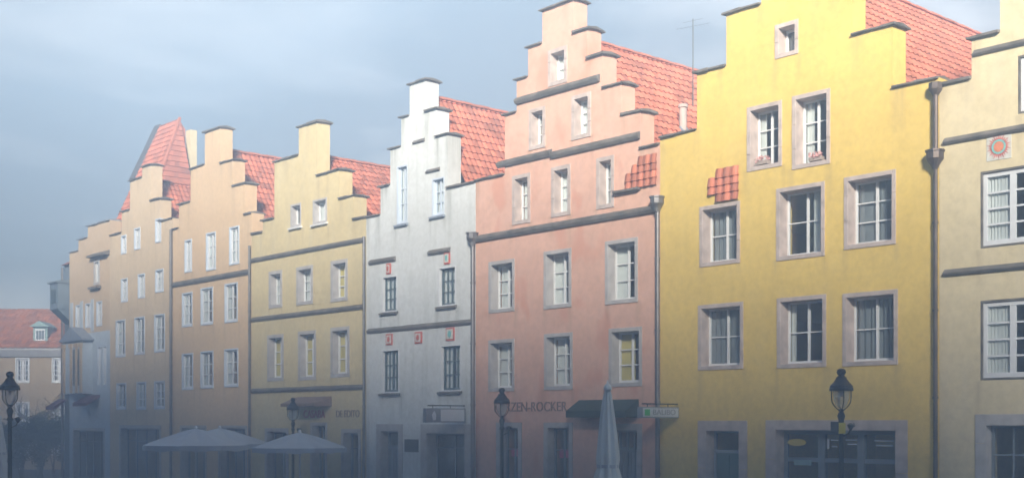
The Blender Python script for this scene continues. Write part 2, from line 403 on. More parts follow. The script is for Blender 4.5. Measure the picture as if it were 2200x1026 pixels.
def tiles(mb, p_eave, along, up, length, slope_len, nrm, pitch_u=0.215, pitch_v=0.30, rnd=None, keep=None):
    rnd = rnd or random.Random(3)
    p = Vector(p_eave); a = Vector(along).normalized(); u = Vector(up).normalized(); n = Vector(nrm).normalized()
    nu = max(1, int(length / pitch_u)); nv = max(1, int(math.ceil(slope_len / pitch_v)))
    pu = length / nu; prof = [(0.0, 0.0), (0.22, 0.028), (0.45, 0.045), (0.65, 0.030), (0.80, 0.002)]
    for r in range(nv):
        v0 = r * pitch_v - 0.05; v1 = min((r + 1) * pitch_v, slope_len)
        rowj = rnd.uniform(-0.012, 0.012)
        pts0 = []; pts1 = []
        for c in range(nu):
            for fx, fz in prof:
                q = p + a * ((c + fx) * pu)
                pts0.append(q + u * (v0 + rowj) + n * (fz + 0.055)); pts1.append(q + u * v1 + n * (fz + 0.008))
        q = p + a * length
        pts0.append(q + u * (v0 + rowj) + n * 0.055); pts1.append(q + u * v1 + n * 0.008)
        i = len(mb.v)
        mb.v += [tuple(x) for x in pts0] + [tuple(x) for x in pts1] + [tuple(x - n * 0.05) for x in pts0]
        m = len(pts0)
        tv = 0.5
        for k in range(m - 1):
            if k % 5 == 0: tv = min(1, max(0, rnd.gauss(0.5, 0.3)))
            if keep and not keep(r, k // 5): continue
            mb.f.append((i + k, i + k + 1, i + m + k + 1, i + m + k)); mb.t.append(tv)
            mb.f.append((i + 2 * m + k, i + 2 * m + k + 1, i + k + 1, i + k)); mb.t.append(tv * 0.8)

def gable_roof(root, off, xl, xr, xm, zr, ze_l, ze_r, y0, y1, seed=1):
    mb = MB(); rnd = random.Random(seed)
    for xe, ze, sgn in ((xr, ze_r, 1), (xl, ze_l, -1)):
        up = Vector((xm - xe, 0, zr - ze)); L = up.length
        nrm = Vector((abs(zr - ze) * sgn, 0, abs(xm - xe))).normalized()
        tiles(mb, (xe, y0, ze), (0, 1, 0), up, y1 - y0, L, nrm, rnd=rnd)
    # under-deck and back gable
    mb.quad((xl, y0, ze_l - 0.03), (xm, y0, zr - 0.03), (xm, y1, zr - 0.03), (xl, y1, ze_l - 0.03), tint=0.3)
    mb.quad((xm, y0, zr - 0.03), (xr, y0, ze_r - 0.03), (xr, y1, ze_r - 0.03), (xm, y1, zr - 0.03), tint=0.3)
    mb.quad((xl, y1, ze_l - 0.03), (xr, y1, ze_r - 0.03), (xm, y1, zr - 0.03), tint=0.3)
    o = mb.build('roof', 'roof_tile', root, off, recalc=False, tint=True)
    # ridge tiles
    rb = MB(); k = int((y1 - y0) / 0.4)
    for j in range(k):
        ya = y0 + j * (y1 - y0) / k; yb = y0 + (j + 1) * (y1 - y0) / k + 0.04
        pr = [(xm + 0.13 * math.cos(t), zr + 0.0 + 0.10 * math.sin(t) + (0.012 if j % 2 else 0)) for t in [math.pi * q / 6 for q in range(7)]]
        rb.prism(pr, ya, yb)
        rb.t[-9:] = [rnd.uniform(0.2, 0.8)] * 9
    rb.build('ridge', 'roof_tile', o, off, tint=True)
    return o

def window(root, off, rect, cols=2, rows=3, sw=0.13, surround='sandstone', frame='white_paint', y_frame=0.20, curtain=None, sill=None,
           st=None, sb=None, fw=0.06, mid=0.075, bar=0.035, name='window', label=None, proud=0.025, y=0.0, sash_open=False, rowpos=None, colpos=None):
    """rect: outer edge of the surround. Returns the opening to cut in the wall."""
    x0, x1, z0, z1 = rect
    st = sw if st is None else st; sb = sw if sb is None else sb
    a, b, c, d = x0 + sw, x1 - sw, z0 + sb, z1 - st           # clear opening inside the surround
    mb = MB()
    yb = y + y_frame
    # fixed frame
    mb.box(a, a + fw, yb, yb + 0.07, c, d); mb.box(b - fw, b, yb, yb + 0.07, c, d)
    mb.box(a + fw, b - fw, yb, yb + 0.07, d - fw, d); mb.box(a + fw, b - fw, yb, yb + 0.07, c, c + fw + 0.02)
    w_ = mb.build(name, frame, root, off, bevel=0.006)
    if label: w_['label'] = label
    if surround and sw > 0.02:
        s = MB(); e = 0.045
        for (xa, xb, za, zb) in ((x0, a, z0, z1), (b, x1, z0, z1), (a, b, d, z1), (a, b, z0, c)):
            if xb - xa > 0.005 and zb - za > 0.005:
                upright = zb - za > xb - xa; nb_ = (3 if upright and zb - za > 1.0 else 2 if zb - za > 0.6 and upright else 1) if surround != 'white_paint' and sw > 0.09 else 1
                cuts = [0] + sorted(k / nb_ + random.uniform(-.08, .08) for k in range(1, nb_)) + [1]
                for u0, u1 in zip(cuts, cuts[1:]):
                    s.box(xa, xb, y - proud - random.uniform(0, .006), y - 0.0005, za + (zb - za) * u0 + (0.004 if u0 else 0), za + (zb - za) * u1 - (0.004 if u1 < 1 else 0))
        s.box(a - e, a - 0.001, y, yb + 0.1, c - e, d + e); s.box(b + 0.001, b + e, y, yb + 0.1, c - e, d + e)
        s.box(a - 0.001, b + 0.001, y, yb + 0.1, d + 0.001, d + e); s.box(a - 0.001, b + 0.001, y, yb + 0.1, c - e, c - 0.001)
        s.build('surround', surround, w_, off, bevel=0.008)
        opening = (a - e - 0.003, b + e + 0.003, c - e - 0.003, d + e + 0.003)
    else:
        opening = (a, b, c, d)
    ia, ib, ic, id_ = a + fw, b - fw, c + fw + 0.02, d - fw
    # glazing bars
    g = MB()
    cps = colpos or [k / cols for k in range(1, cols)]
    rps = rowpos or [k / rows for k in range(1, rows)]
    xs = [ia + (ib - ia) * f for f in cps]
    for k, xx in enumerate(xs):
        ww = mid if (cols == 2 or (cols == 4 and k == 1)) else bar
        g.box(xx - ww / 2, xx + ww / 2, yb + 0.005, yb + 0.055, ic, id_)
    for f in rps:
        zz = ic + (id_ - ic) * f
        g.box(ia, ib, yb + 0.012, yb + 0.046, zz - bar / 2, zz + bar / 2)
    if g.v: g.build('glazing_bars', frame, w_, off)
    p = MB(); lean = random.uniform(-0.006, 0.006)
    p.quad((ia, yb + 0.03 + lean, ic), (ib, yb + 0.03 - lean, ic), (ib, yb + 0.03 - lean * 2, id_), (ia, yb + 0.03, id_))
    p.build('pane', 'window_glass', w_, off, recalc=False)
    if sill:
        s = MB(); s.prism_x([(y - 0.11, z0 - 0.075), (y - 0.11, z0 - 0.02), (y + 0.0, z0 + 0.012), (y - 0.0005, z0 - 0.075)], x0 - 0.05, x1 + 0.05)
        s.build('sill', sill, w_, off)
    if curtain:
        side, frac, cm = curtain
        q = MB(); n = 14
        spans = {'l': [(ia, ia + (ib - ia) * frac)], 'r': [(ib - (ib - ia) * frac, ib)], 'b': [(ia, ia + (ib - ia) * frac / 2), (ib - (ib - ia) * frac / 2, ib)], 'f': [(ia, ib)]}[side]
        for xa, xb in spans:
            ph = random.random() * 6; zt = id_ + 0.02
            for k in range(n):
                xk = [xa + (xb - xa) * (k + e_) / n for e_ in (0, 1)]
                yk = [yb + 0.09 + 0.03 * math.sin(ph + 5.2 * (k + e_) / 1.6) for e_ in (0, 1)]
                q.quad((xk[0], yk[0], ic - 0.02), (xk[1], yk[1], ic - 0.02), (xk[1], yk[1], zt), (xk[0], yk[0], zt))
        q.build('curtain', cm, w_, off, recalc=False, smooth=True)
    return opening

def string_course(root, off, xa, xb, z, h=0.15, out=0.10, mat='dark_coping', y=0.0):
    mb = MB(); mb.prism_x([(y - 0.001, z - h), (y - out * 0.55, z - h), (y - out, z - h * 0.55), (y - out, z - 0.03), (y - 0.001, z + 0.05)], xa, xb)
    return mb.build('string_course', mat, root, off, bevel=0.008)

def drainpipe(root, off, x, ztop, mat='zinc', r=0.055, y=-0.10, hopper=True, ztail=None):
    mb = MB(); mb.tube([(x, y, 0.05), (x, y, ztop)], r, 10)
    z = 1.6
    while z < ztop - 0.4:
        mb.tube([(x, y, z), (x, y, z + 0.05)], r * 1.3, 10); z += 1.9
    p = mb.build('drainpipe', mat, root, off, smooth=False)
    if hopper:
        h = MB()
        h.lathe([(r * 1.2, -0.16), (0.10, -0.06), (0.17, 0.04), (0.185, 0.06), (0.185, 0.20), (0.21, 0.21), (0.21, 0.25), (0.15, 0.25)], (x, y - 0.02, ztop), 10)
        h.tube([(x, y, ztop + 0.15), (x, y + 0.25, ztop + 0.22), (x, y + 0.6, ztop + 0.25)], 0.06, 8)
        h.build('hopper', mat, p, off)
    if ztail:
        t = MB(); t.tube([(x, y, ztop + 0.2), (x, y, ztail)], r * 1.25, 10); t.lathe([(0.07, 0), (0.15, 0.12), (0.15, 0.26)], (x, y, ztail - 0.1), 8)
        t.build('upper_pipe', mat, p, off)
    return p

def body(mb, xa, xb, y1, zl, zr):
    mb.quad((xa, WALL_T, 0), (xa, y1, 0), (xa, y1, zl), (xa, WALL_T, zl))
    mb.quad((xb, WALL_T, 0), (xb, y1, 0), (xb, y1, zr), (xb, WALL_T, zr))
    mb.quad((xa, y1, 0), (xb, y1, 0), (xb, y1, zr), (xa, y1, zl))
    # dark upper floors so rooms read as rooms
    for z in (3.1, 6.0, 8.6):
        mb.quad((xa, WALL_T, z), (xb, WALL_T, z), (xb, y1, z), (xa, y1, z))

def house(name, label, mat, cols, roof, cat='house'):
    xa, xb = cols[0][0] + 0.006, cols[-1][1] - 0.006
    cols = [(max(a, xa), min(b, xb), h) for a, b, h in cols]
    off = ((xa + xb) / 2, 0.0, 0.0)
    root = empty(name, off, 0, label, cat, 'gabled houses of the row')
    xm, zr, zel, zer, y1 = roof
    return root, off, cols, xa, xb
def drips(mat, off, entries, amount, col=(0.30, 0.26, 0.20)):
    """dirt runs below sill ends and coping corners: (x, z of the ledge, half width, length)"""
    t = MATS[mat].node_tree; b = t.nodes['Principled BSDF']; L = t.links.new
    src = b.inputs['Base Color'].links[0].from_socket
    co = N(t, 'ShaderNodeTexCoord'); sp = N(t, 'ShaderNodeSeparateXYZ'); L(co.outputs['Object'], sp.inputs[0])
    acc = None
    for x, z, hw, ln in entries:
        d = N(t, 'ShaderNodeMath', operation='SUBTRACT'); L(sp.outputs['X'], d.inputs[0]); d.inputs[1].default_value = x - off[0]
        a = N(t, 'ShaderNodeMath', operation='ABSOLUTE'); L(d.outputs[0], a.inputs[0])
        mx = N(t, 'ShaderNodeMapRange', interpolation_type='SMOOTHSTEP'); L(a.outputs[0], mx.inputs[0])
        for k, v in zip((1, 2, 3, 4), (0.0, hw, 1.0, 0.0)): mx.inputs[k].default_value = v
        mz = N(t, 'ShaderNodeMapRange', interpolation_type='SMOOTHSTEP'); L(sp.outputs['Z'], mz.inputs[0])
        for k, v in zip((1, 2, 3, 4), (z - ln, z, 0.0, 1.0)): mz.inputs[k].default_value = v
        gt = N(t, 'ShaderNodeMath', operation='LESS_THAN'); L(sp.outputs['Z'], gt.inputs[0]); gt.inputs[1].default_value = z + 0.03
        m1 = N(t, 'ShaderNodeMath', operation='MULTIPLY'); L(mx.outputs[0], m1.inputs[0]); L(mz.outputs[0], m1.inputs[1])
        m2 = N(t, 'ShaderNodeMath', operation='MULTIPLY'); L(m1.outputs[0], m2.inputs[0]); L(gt.outputs[0], m2.inputs[1])
        if acc is None: acc = m2.outputs[0]
        else:
            mm = N(t, 'ShaderNodeMath', operation='MAXIMUM'); L(acc, mm.inputs[0]); L(m2.outputs[0], mm.inputs[1]); acc = mm.outputs[0]
    mp = N(t, 'ShaderNodeMapping'); mp.inputs['Scale'].default_value = (14, 14, 0.7); L(co.outputs['Object'], mp.inputs[0])
    nz = N(t, 'ShaderNodeTexNoise'); nz.inputs['Scale'].default_value = 1.0; nz.inputs['Detail'].default_value = 5; L(mp.outputs[0], nz.inputs['Vector'])
    nr = N(t, 'ShaderNodeMapRange'); L(nz.outputs['Fac'], nr.inputs[0])
    for k, v in zip((1, 2, 3, 4), (0.35, 0.65, 0.15, amount)): nr.inputs[k].default_value = v
    f = N(t, 'ShaderNodeMath', operation='MULTIPLY'); L(acc, f.inputs[0]); L(nr.outputs[0], f.inputs[1])
    mx = N(t, 'ShaderNodeMix', data_type='RGBA'); L(f.outputs[0], mx.inputs[0]); L(src, mx.inputs[6]); mx.inputs[7].default_value = tuple(col) + (1,)
    L(mx.outputs[2], b.inputs['Base Color'])

def finish(root, off, mat, cols, ops, roof, seed, cop='dark_coping'):
    rr_ = random.Random(seed)
    en = []
    for a, b, c, d in ops:
        if c > 3.5:
            for x in (a - 0.05, b + 0.05): en.append((x + rr_.uniform(-.06, .06), c - 0.05, rr_.uniform(.10, .2), rr_.uniform(.5, 1.4)))
    for a, b, h in cols:
        en.append((rr_.uniform(a, b), h, rr_.uniform(.12, .3), rr_.uniform(.8, 2.2))); en.append((a + 0.08, h, 0.2, rr_.uniform(.8, 2.0)))
    drips(mat, off, en, {'plaster_white': 0.6, 'plaster_yellow': 0.34}.get(mat, 0.42), (0.26, 0.27, 0.22) if mat == 'plaster_white' else (0.36, 0.27, 0.16))
    xa, xb = cols[0][0], cols[-1][1]
    xm, zr, zel, zer, y1 = roof
    mb = MB(); facade(mb, cols, ops); body(mb, xa, xb, y1, zel, zer)
    o = mb.build('wall', mat, root, off, recalc=False); weld(o)
    coping(cols, root, off, cop)
    gable_roof(root, off, xa, xb, xm, zr, zel, zer, WALL_T - 0.02, y1, seed)
    return o

# ---- bright yellow house
Y0, Y1 = -21.82, -13.80
cols = [(Y0, -20.56, 10.55), (-20.56, -19.61, 12.0), (-19.61, -18.53, 13.3), (-18.53, -17.05, 14.75), (-17.05, -15.97, 13.3), (-15.97, -14.93, 11.92), (-14.93, Y1, 10.50)]
roof = (-17.8, 14.3, 8.75, 8.75, 10.5)
root, off, cols, xa, xb = house('gabled_house', 'bright yellow house with stone framed windows, between the salmon and the pale house', 'plaster_yellow', cols, roof)
ops = []
WY = dict(sw=0.105, surround='sandstone', y_frame=0.30, proud=0.02, fw=0.05, mid=0.06, bar=0.028)
ops.append(window(root, off, (-18.12, -17.44, 11.82, 12.65), 1, 1, curtain=('f', 1, 'net_grey'), **WY))
ops.append(window(root, off, (-18.96, -17.91, 9.20, 10.80), 2, 3, curtain=('l', 0.22, 'curtain_white'), **WY))
ops.append(window(root, off, (-17.62, -16.55, 9.05, 10.82), 2, 3, curtain=('l', 0.3, 'curtain_white'), rowpos=[0.33, 0.66], **WY))
ops.append(window(root, off, (-20.47, -19.17, 6.97, 8.53), 2, 2, sill=None, curtain=('f', 1, 'net_grey'), **WY))
ops.append(window(root, off, (-18.08, -16.70, 6.90, 8.66), 2, 2, curtain=('r', 0.4, 'curtain_white'), rowpos=[0.52], **WY))
ops.append(window(root, off, (-16.18, -14.84, 6.98, 8.66), 2, 3, curtain=('f', 1, 'net_grey'), **WY))
ops.append(window(root, off, (-20.52, -19.07, 4.32, 6.00), 2, 2, curtain=('f', 1, 'net_grey'), **WY))
ops.append(window(root, off, (-18.06, -16.66, 4.29, 6.00), 2, 2, curtain=('b', 0.25, 'curtain_white'), **WY))
ops.append(window(root, off, (-16.22, -14.79, 4.28, 5.97), 2, 2, curtain=('f', 1, 'net_grey'), **WY))
# house door with fanlight and the wide shop front
ops.append(window(root, off, (-20.52, -18.95, 0.02, 3.03), 1, 2, sw=0.26, sb=0.0, surround='sandstone', frame='pale_door', y_frame=0.32, rowpos=[0.82], bar=0.08, name='house_door'))
dm = MB(); dm.box(-20.18, -19.29, 0.345, 0.40, 0.12, 2.28)
for za, zb in ((0.25, 1.0), (1.12, 2.15)):
    dm.box(-20.05, -19.78, 0.33, 0.345, za, zb); dm.box(-19.70, -19.43, 0.33, 0.345, za, zb)
dm.build('door_leaf', 'teal_door', root, off)
sx0, sx1 = -18.39, -14.55
ops.append(window(root, off, (sx0, sx1, 0.02, 3.04), 4, 2, sw=0.30, sb=0.0, st=0.24, surround='sandstone', frame='shop_frame', y_frame=0.32, rowpos=[0.76],
                  colpos=[0.33, 0.50, 0.66], mid=0.06, bar=0.11, fw=0.10, name='shop_front'))
mb = MB()
for xx in (sx0 + 0.30 + 3.24 * 0.335, sx0 + 0.30 + 3.24 * 0.665): mb.box(xx - 0.09, xx + 0.09, 0.30, 0.42, 0.1, 2.70)
mb.build('shop_post', 'shop_frame', root, off)
mb = MB(); mb.lathe([(0.001, 0), (0.1, 0.0)], (0, 0, 0), 6)
ov = MB(); pr = [(-17.72 + 0.27 * math.cos(t), 2.50 + 0.085 * math.sin(t)) for t in [2 * math.pi * k / 24 for k in range(24)]]
ov.prism(pr, 0.325, 0.333); ov.build('sticker', 'sign_yellow', root, off)
for (xa_, xb_, za_, zb_) in ((-16.86, -16.80, 2.36, 2.60), (-16.75, -16.55, 2.55, 2.58), (-16.73, -16.58, 2.40, 2.43), (-16.36, -16.02, 2.56, 2.59), (-16.30, -16.06, 2.46, 2.49), (-15.6, -15.1, 2.55, 2.585), (-15.55, -15.12, 2.44, 2.47)):
    st_ = MB(); st_.box(xa_, xb_, 0.325, 0.331, za_, zb_); st_.build('window_sticker', 'sign_white', root, off)
st_ = MB(); st_.box(-17.8, -17.3, 0.325, 0.331, 1.95, 2.08); st_.build('window_sticker', 'dormer_green', root, off)
# little tiled hood above the left window
hb = MB(); tiles(hb, (-20.18, -0.012, 8.62), (1, 0, 0), (0, 0.008, 0.70), 0.98, 0.80, (0, -1, 0.01), pitch_v=0.2, rnd=random.Random(5), keep=lambda r, c: not ((r == 0 and c < 1) or (r == 3 and c in (0,))))
hb.build('tile_hanging', 'roof_tile', root, off, tint=True, recalc=False)
# plaster repair field, small vent
wall = finish(root, off, 'plaster_yellow', cols, ops, roof, 11)
drainpipe(root, off, Y1 - 0.03, 8.65, 'copper_pipe', r=0.048, ztail=10.2)
YELLOW = root
for (xa_, xb_, zz, lab) in ((-18.70, -18.35, 9.33, 'pink flower box on the sill of the six pane gable window of the yellow house'), (-17.15, -16.8, 9.18, 'pink flower box on the sill of the upper right gable window of the yellow house')):
    e = empty('flower_box', ((xa_ + xb_) / 2, 0.06, zz), 0, lab, 'flower box', 'flower boxes on the yellow gable')
    of = ((xa_ + xb_) / 2, 0.06, zz)
    b = MB(); b.box(xa_, xb_, -0.02, 0.14, zz, zz + 0.09); b.build('planter', 'wood_box', e, of)
    rn = random.Random(int(-xa_ * 10)); b = MB()
    for k in range(60):
        c = Vector((rn.uniform(xa_, xb_), rn.uniform(-0.06, 0.12), zz + 0.07 + rn.random() * 0.14)); a = Vector((rn.gauss(0, 1), rn.gauss(0, 1), rn.gauss(0, 1))).normalized(); bb = a.orthogonal().normalized(); s = 0.03
        b.quad(c - a * s, c - bb * s, c + a * s, c + bb * s)
    b.build('blossom', 'flower_pink', e, of, recalc=False)

# ---- salmon house
S0, S1 = -29.39, -21.82
cols = [(S0, -28.02, 10.50), (-28.02, -27.49, 12.29), (-27.49, -26.98, 13.25), (-26.98, -26.37, 14.10), (-26.37, -25.08, 15.05), (-25.08, -24.52, 14.10), (-24.52, -23.92, 13.25), (-23.92, -23.22, 12.30), (-23.22, -22.52, 11.40), (-22.52, S1, 10.38)]
roof = (-25.68, 14.25, 8.9, 8.8, 10.5)
root, off, cols, xa, xb = house('gabled_house', 'salmon pink house with eight step gable and dark ledges, beside the white house', 'plaster_salmon', cols, roof)
ops = []
WS = dict(sw=0.12, surround='sandstone', y_frame=0.26, fw=0.05, mid=0.055, bar=0.028)
WSg = dict(sw=0.11, surround='grey_stone', y_frame=0.28, fw=0.055, mid=0.065, bar=0.03)
ops.append(window(root, off, (-26.12, -25.32, 12.74, 13.80), 2, 2, curtain=('f', 1, 'curtain_white'), **WS))
ops.append(window(root, off, (-26.94, -26.23, 11.02, 12.24), 2, 3, curtain=('f', 1, 'curtain_white'), **WS))
ops.append(window(root, off, (-25.15, -24.37, 11.02, 12.29), 2, 3, curtain=('f', 1, 'curtain_white'), **WS))
ops.append(window(root, off, (-27.68, -26.87, 8.90, 10.38), 2, 3, curtain=('f', 1, 'curtain_white'), **WS))
ops.append(window(root, off, (-25.98, -25.18, 8.92, 10.38), 2, 3, curtain=('f', 1, 'curtain_white'), **WS))
ops.append(window(root, off, (-24.16, -23.48, 8.92, 10.36), 2, 3, curtain=('b', 0.8, 'curtain_white'), **WS))
for r_ in (((-28.76, -27.57, 6.32, 7.90), (-26.30, -25.15, 6.28, 7.97), (-23.82, -22.60, 6.24, 8.00)), ((-28.77, -27.58, 3.92, 5.50), (-26.28, -25.10, 3.92, 5.56), (-23.68, -22.45, 3.96, 5.57))):
    for k, r in enumerate(r_):
        ops.append(window(root, off, r, 2, 3, curtain=('l', 0.5, 'curtain_white') if k < 2 or r[2] > 6 else ('l', 0.55, 'curtain_yellow'), **WSg))
ops.append(window(root, off, (-28.40, -27.25, 0.02, 2.98), 2, 2, sw=0.16, sb=0.0, surround='grey_stone', frame='shop_frame', y_frame=0.25, rowpos=[0.78], name='shop_door'))
ops.append(window(root, off, (-26.30, -25.10, 0.02, 2.98), 2, 2, sw=0.16, sb=0.0, surround='grey_stone', frame='shop_frame', y_frame=0.25, rowpos=[0.78], name='shop_door'))
ops.append(window(root, off, (-24.05, -22.45, 0.02, 2.95), 4, 2, sw=0.18, sb=0.0, surround='grey_stone', frame='shop_frame', y_frame=0.25, rowpos=[0.80], bar=0.06, name='house_door'))
dl = MB(); dl.box(-23.8, -22.7, 0.30, 0.34, 0.1, 2.3)
for k in range(9): dl.box(-23.75 + k * 0.115, -23.70 + k * 0.115, 0.275, 0.30, 1.2, 2.2)
dl.build('door_leaf', 'sign_grey', root, off)
for xx in (-27.72, -25.62):
    s_ = MB(); s_.box(xx - 0.30, xx + 0.30, 0.262, 0.268, 1.95, 2.2); s_.build('window_sticker', 'sign_pink', root, off)
for (a, b, z) in ((-27.49, -24.02, 12.66), (-28.30, -25.95, 10.88), (-25.95, -22.52, 10.80), (S0 + 0.04, S1 - 0.02, 8.74)):
    string_course(root, off, a, b, z, h=0.17, out=0.13)
text_mesh('lettering', 'KURZEN-ROCKER', 'letter_dark', root, -26.93, -0.012, 3.43, 0.40, off, stretch=0.98)
mb = MB(); mb.prism_x([(-0.55, 3.12), (-0.55, 3.30), (-0.02, 3.62), (-0.002, 3.12)], -24.85, -22.55); mb.build('canopy', 'hedge_canvas', root, off, bevel=0.02)
hb = MB(); tiles(hb, (-23.05, -0.012, 9.36), (1, 0, 0), (0, 0.008, 0.70), 1.14, 0.80, (0, -1, 0.01), pitch_v=0.2, rnd=random.Random(6), keep=lambda r, c: not ((r == 3 and c < 2) or (r == 2 and c < 1)))
hb.build('tile_hanging', 'roof_tile', root, off, tint=True, recalc=False)
mb = MB(); mb.prism_x([(-0.16, 9.26), (-0.16, 9.32), (-0.001, 9.35), (-0.001, 9.25)], -23.42, -22.5); mb.build('ledge', 'dark_coping', root, off)
finish(root, off, 'plaster_salmon', cols, ops, roof, 12)
drainpipe(root, off, S1 + 0.0, 8.72, 'zinc', r=0.06)
SALMON = root; SOFF = off
# flue with lead flashing on the right slope, aerial at the ridge
def on_slope(xm, zr, xe, ze, x): return zr + (ze - zr) * (x - xm) / (xe - xm)
zf = on_slope(-25.68, 14.25, S1, 8.8, -23.72)
mb = MB(); mb.lathe([(0.11, -0.3), (0.11, 0.75), (0.15, 0.76), (0.15, 0.85), (0.08, 0.86)], (-23.72, 3.2, zf), 12)
fl = mb.build('flue', 'sandstone', root, off)
mb = MB(); mb.prism([(-23.78, zf + 0.12), (-23.2, zf - 0.72), (-23.15, zf - 0.66), (-23.70, zf + 0.2)], 3.05, 3.38); mb.build('flashing', 'lead_flashing', fl, off)
ax_, ay_ = -24.5, 4.6
mb = MB(); mb.tube([(ax_, ay_, 12.2), (ax_, ay_, 15.35)], 0.018, 6)
for z, L in ((15.1, 0.5), (15.27, 0.3)): mb.tube([(ax_ - L, ay_ - L * 0.4, z), (ax_ + L, ay_ + L * 0.4, z + 0.05)], 0.004, 4)
for k in range(-4, 5): mb.tube([(ax_ + k * 0.11 - 0.05, ay_ + k * 0.045 + 0.12, 15.1), (ax_ + k * 0.11 + 0.05, ay_ + k * 0.045 - 0.12, 15.1)], 0.003, 4)
mb.build('aerial', 'black_iron', root, off)

# ---- white house
W0, W1 = -35.24, -29.39
cols = [(W0, -34.40, 10.07), (-34.40, -33.84, 11.0), (-33.84, -33.23, 12.20), (-33.23, -32.77, 13.15), (-32.77, -31.92, 14.17), (-31.92, -31.38, 13.12), (-31.38, -30.78, 12.20), (-30.78, W1, 10.47)]
roof = (-32.3, 13.74, 8.7, 8.75, 10.5)
root, off, cols, xa, xb = house('gabled_house', 'white weather streaked narrow house with crow stepped gable, next to the salmon house', 'plaster_white', cols, roof)
ops = []
WW = dict(sw=0.05, surround='white_paint', frame='dark_frame', y_frame=0.10, proud=0.004, fw=0.05, mid=0.05, bar=0.03, sill='dark_coping')
WF = dict(sw=0.05, surround='bluish_paint', frame='bluish_paint', y_frame=0.10, proud=0.004, fw=0.05, mid=0.05, bar=0.03, sill='lead_flashing')
ops.append(window(root, off, (-33.48, -32.88, 9.60, 11.55), 2, 4, curtain=('f', 1, 'curtain_white'), rowpos=[0.33, 0.62], **WF))
ops.append(window(root, off, (-31.58, -30.93, 9.64, 10.86), 2, 3, curtain=('f', 1, 'curtain_white'), **WF))
ops.append(window(root, off, (-34.32, -33.45, 6.70, 7.93), 3, 3, curtain=('f', 1, 'curtain_white'), **WW))
ops.append(window(root, off, (-31.24, -30.35, 6.69, 7.96), 3, 3, curtain=('f', 1, 'curtain_white'), **WW))
ops.append(window(root, off, (-34.34, -33.34, 3.96, 5.44), 4, 3, curtain=('b', 0.9, 'curtain_white'), **WW))
ops.append(window(root, off, (-31.14, -30.09, 3.96, 5.46), 4, 3, curtain=('b', 0.8, 'curtain_white'), **WW))
ops.append(window(root, off, (-34.62, -33.13, 0.02, 2.92), 1, 2, sw=0.24, sb=0.0, surround='grey_stone', frame='pale_door', y_frame=0.3, rowpos=[0.80], bar=0.09, name='house_door'))
dl = MB(); dl.box(-34.3, -33.45, 0.335, 0.39, 0.1, 2.2)
for k in range(4): dl.box(-34.2 + k * 0.19, -34.12 + k * 0.19, 0.315, 0.335, 1.2, 2.05)
dl.build('door_leaf', 'pale_door', root, off)
ops.append(window(root, off, (-32.15, -29.60, 0.02, 2.92), 2, 2, sw=0.30, sb=0.0, surround='grey_stone', frame='shop_frame', y_frame=0.4, rowpos=[0.84], mid=0.06, name='shop_front'))
string_course(root, off, W0 + 0.12, W1 - 0.12, 6.16, h=0.12, out=0.09)
for (a, b) in ((-35.0, -33.52), (-31.72, -30.62)): string_course(root, off, a, b, 8.52, h=0.12, out=0.10)
for a, b, z in ((-32.55, -31.95, 12.22), (-31.85, -31.15, 11.15)): string_course(root, off, a, b, z, h=0.07, out=0.08)
for (x, z, wd, ht) in ((-33.92, 8.17, 0.26, 0.36), (-30.78, 8.22, 0.3, 0.38), (-33.88, 5.78, 0.36, 0.38), (-32.27, 5.76, 0.38, 0.38), (-30.62, 5.79, 0.42, 0.42)):
    b = MB(); b.box(x - wd / 2, x + wd / 2, -0.035, -0.001, z - ht / 2, z + ht / 2); pq = b.build('relief_plaque', 'plaque_red', root, off, bevel=0.008)
    b = MB(); b.box(x - wd / 2 + 0.05, x + wd / 2 - 0.05, -0.05, -0.036, z - ht / 2 + 0.05, z + ht / 2 - 0.05); b.build('inset', 'plaque_pale', pq, off, bevel=0.006)
    b = MB(); b.prism([(x + wd * 0.2 * math.cos(t), z + ht * 0.26 * math.sin(t)) for t in [2 * math.pi * k / 12 for k in range(12)]], -0.062, -0.051); b.build('emblem', 'plaque_red' if x < -31 else 'plaque_teal', pq, off)
b = MB(); b.box(-33.02, -32.28, -0.03, -0.001, 2.0, 2.42); b.build('notice_board', 'sign_dark', root, off, bevel=0.01)
finish(root, off, 'plaster_white', cols, ops, roof, 13)
drainpipe(root, off, W1 - 0.02, 8.62, 'zinc', r=0.07)

# ---- cream house
C0, C1 = -42.97, -35.24
cols = [(C0, -42.13, 10.35), (-42.13, -41.27, 10.78), (-41.27, -39.55, 12.93), (-39.55, -38.32, 13.95), (-38.32, -36.88, 11.98), (-36.88, -36.0, 10.94), (-36.0, C1, 10.10)]
roof = (-39.1, 12.87, 8.8, 8.8, 10.5)
root, off, cols, xa, xb = house('gabled_house', 'cream yellow house with three dark ledges, between the peach and the white house', 'plaster_cream', cols, roof)
ops = []
WC = dict(sw=0.13, surround='grey_stone', y_frame=0.24, fw=0.05)
ops.append(window(root, off, (-40.11, -39.37, 10.26, 11.13), 2, 1, sw=0.08, surround='grey_stone', y_frame=0.2, sill='white_paint'))
ops.append(window(root, off, (-38.58, -37.65, 10.20, 11.10), 2, 1, sw=0.08, surround='grey_stone', y_frame=0.2, sill='white_paint', curtain=('l', 0.5, 'curtain_white')))
for r in ((-41.66, -40.70, 7.34, 8.76), (-39.70, -38.58, 7.32, 8.75), (-37.42, -36.35, 7.28, 8.76), (-41.78, -40.60, 4.55, 6.33), (-39.58, -38.37, 4.53, 6.35), (-37.43, -36.23, 4.58, 6.37)):
    ops.append(window(root, off, r, 2, 3, curtain=('l', 0.55, 'curtain_white' if r[2] > 7 and r[0] < -39 else 'curtain_yellow'), **WC))
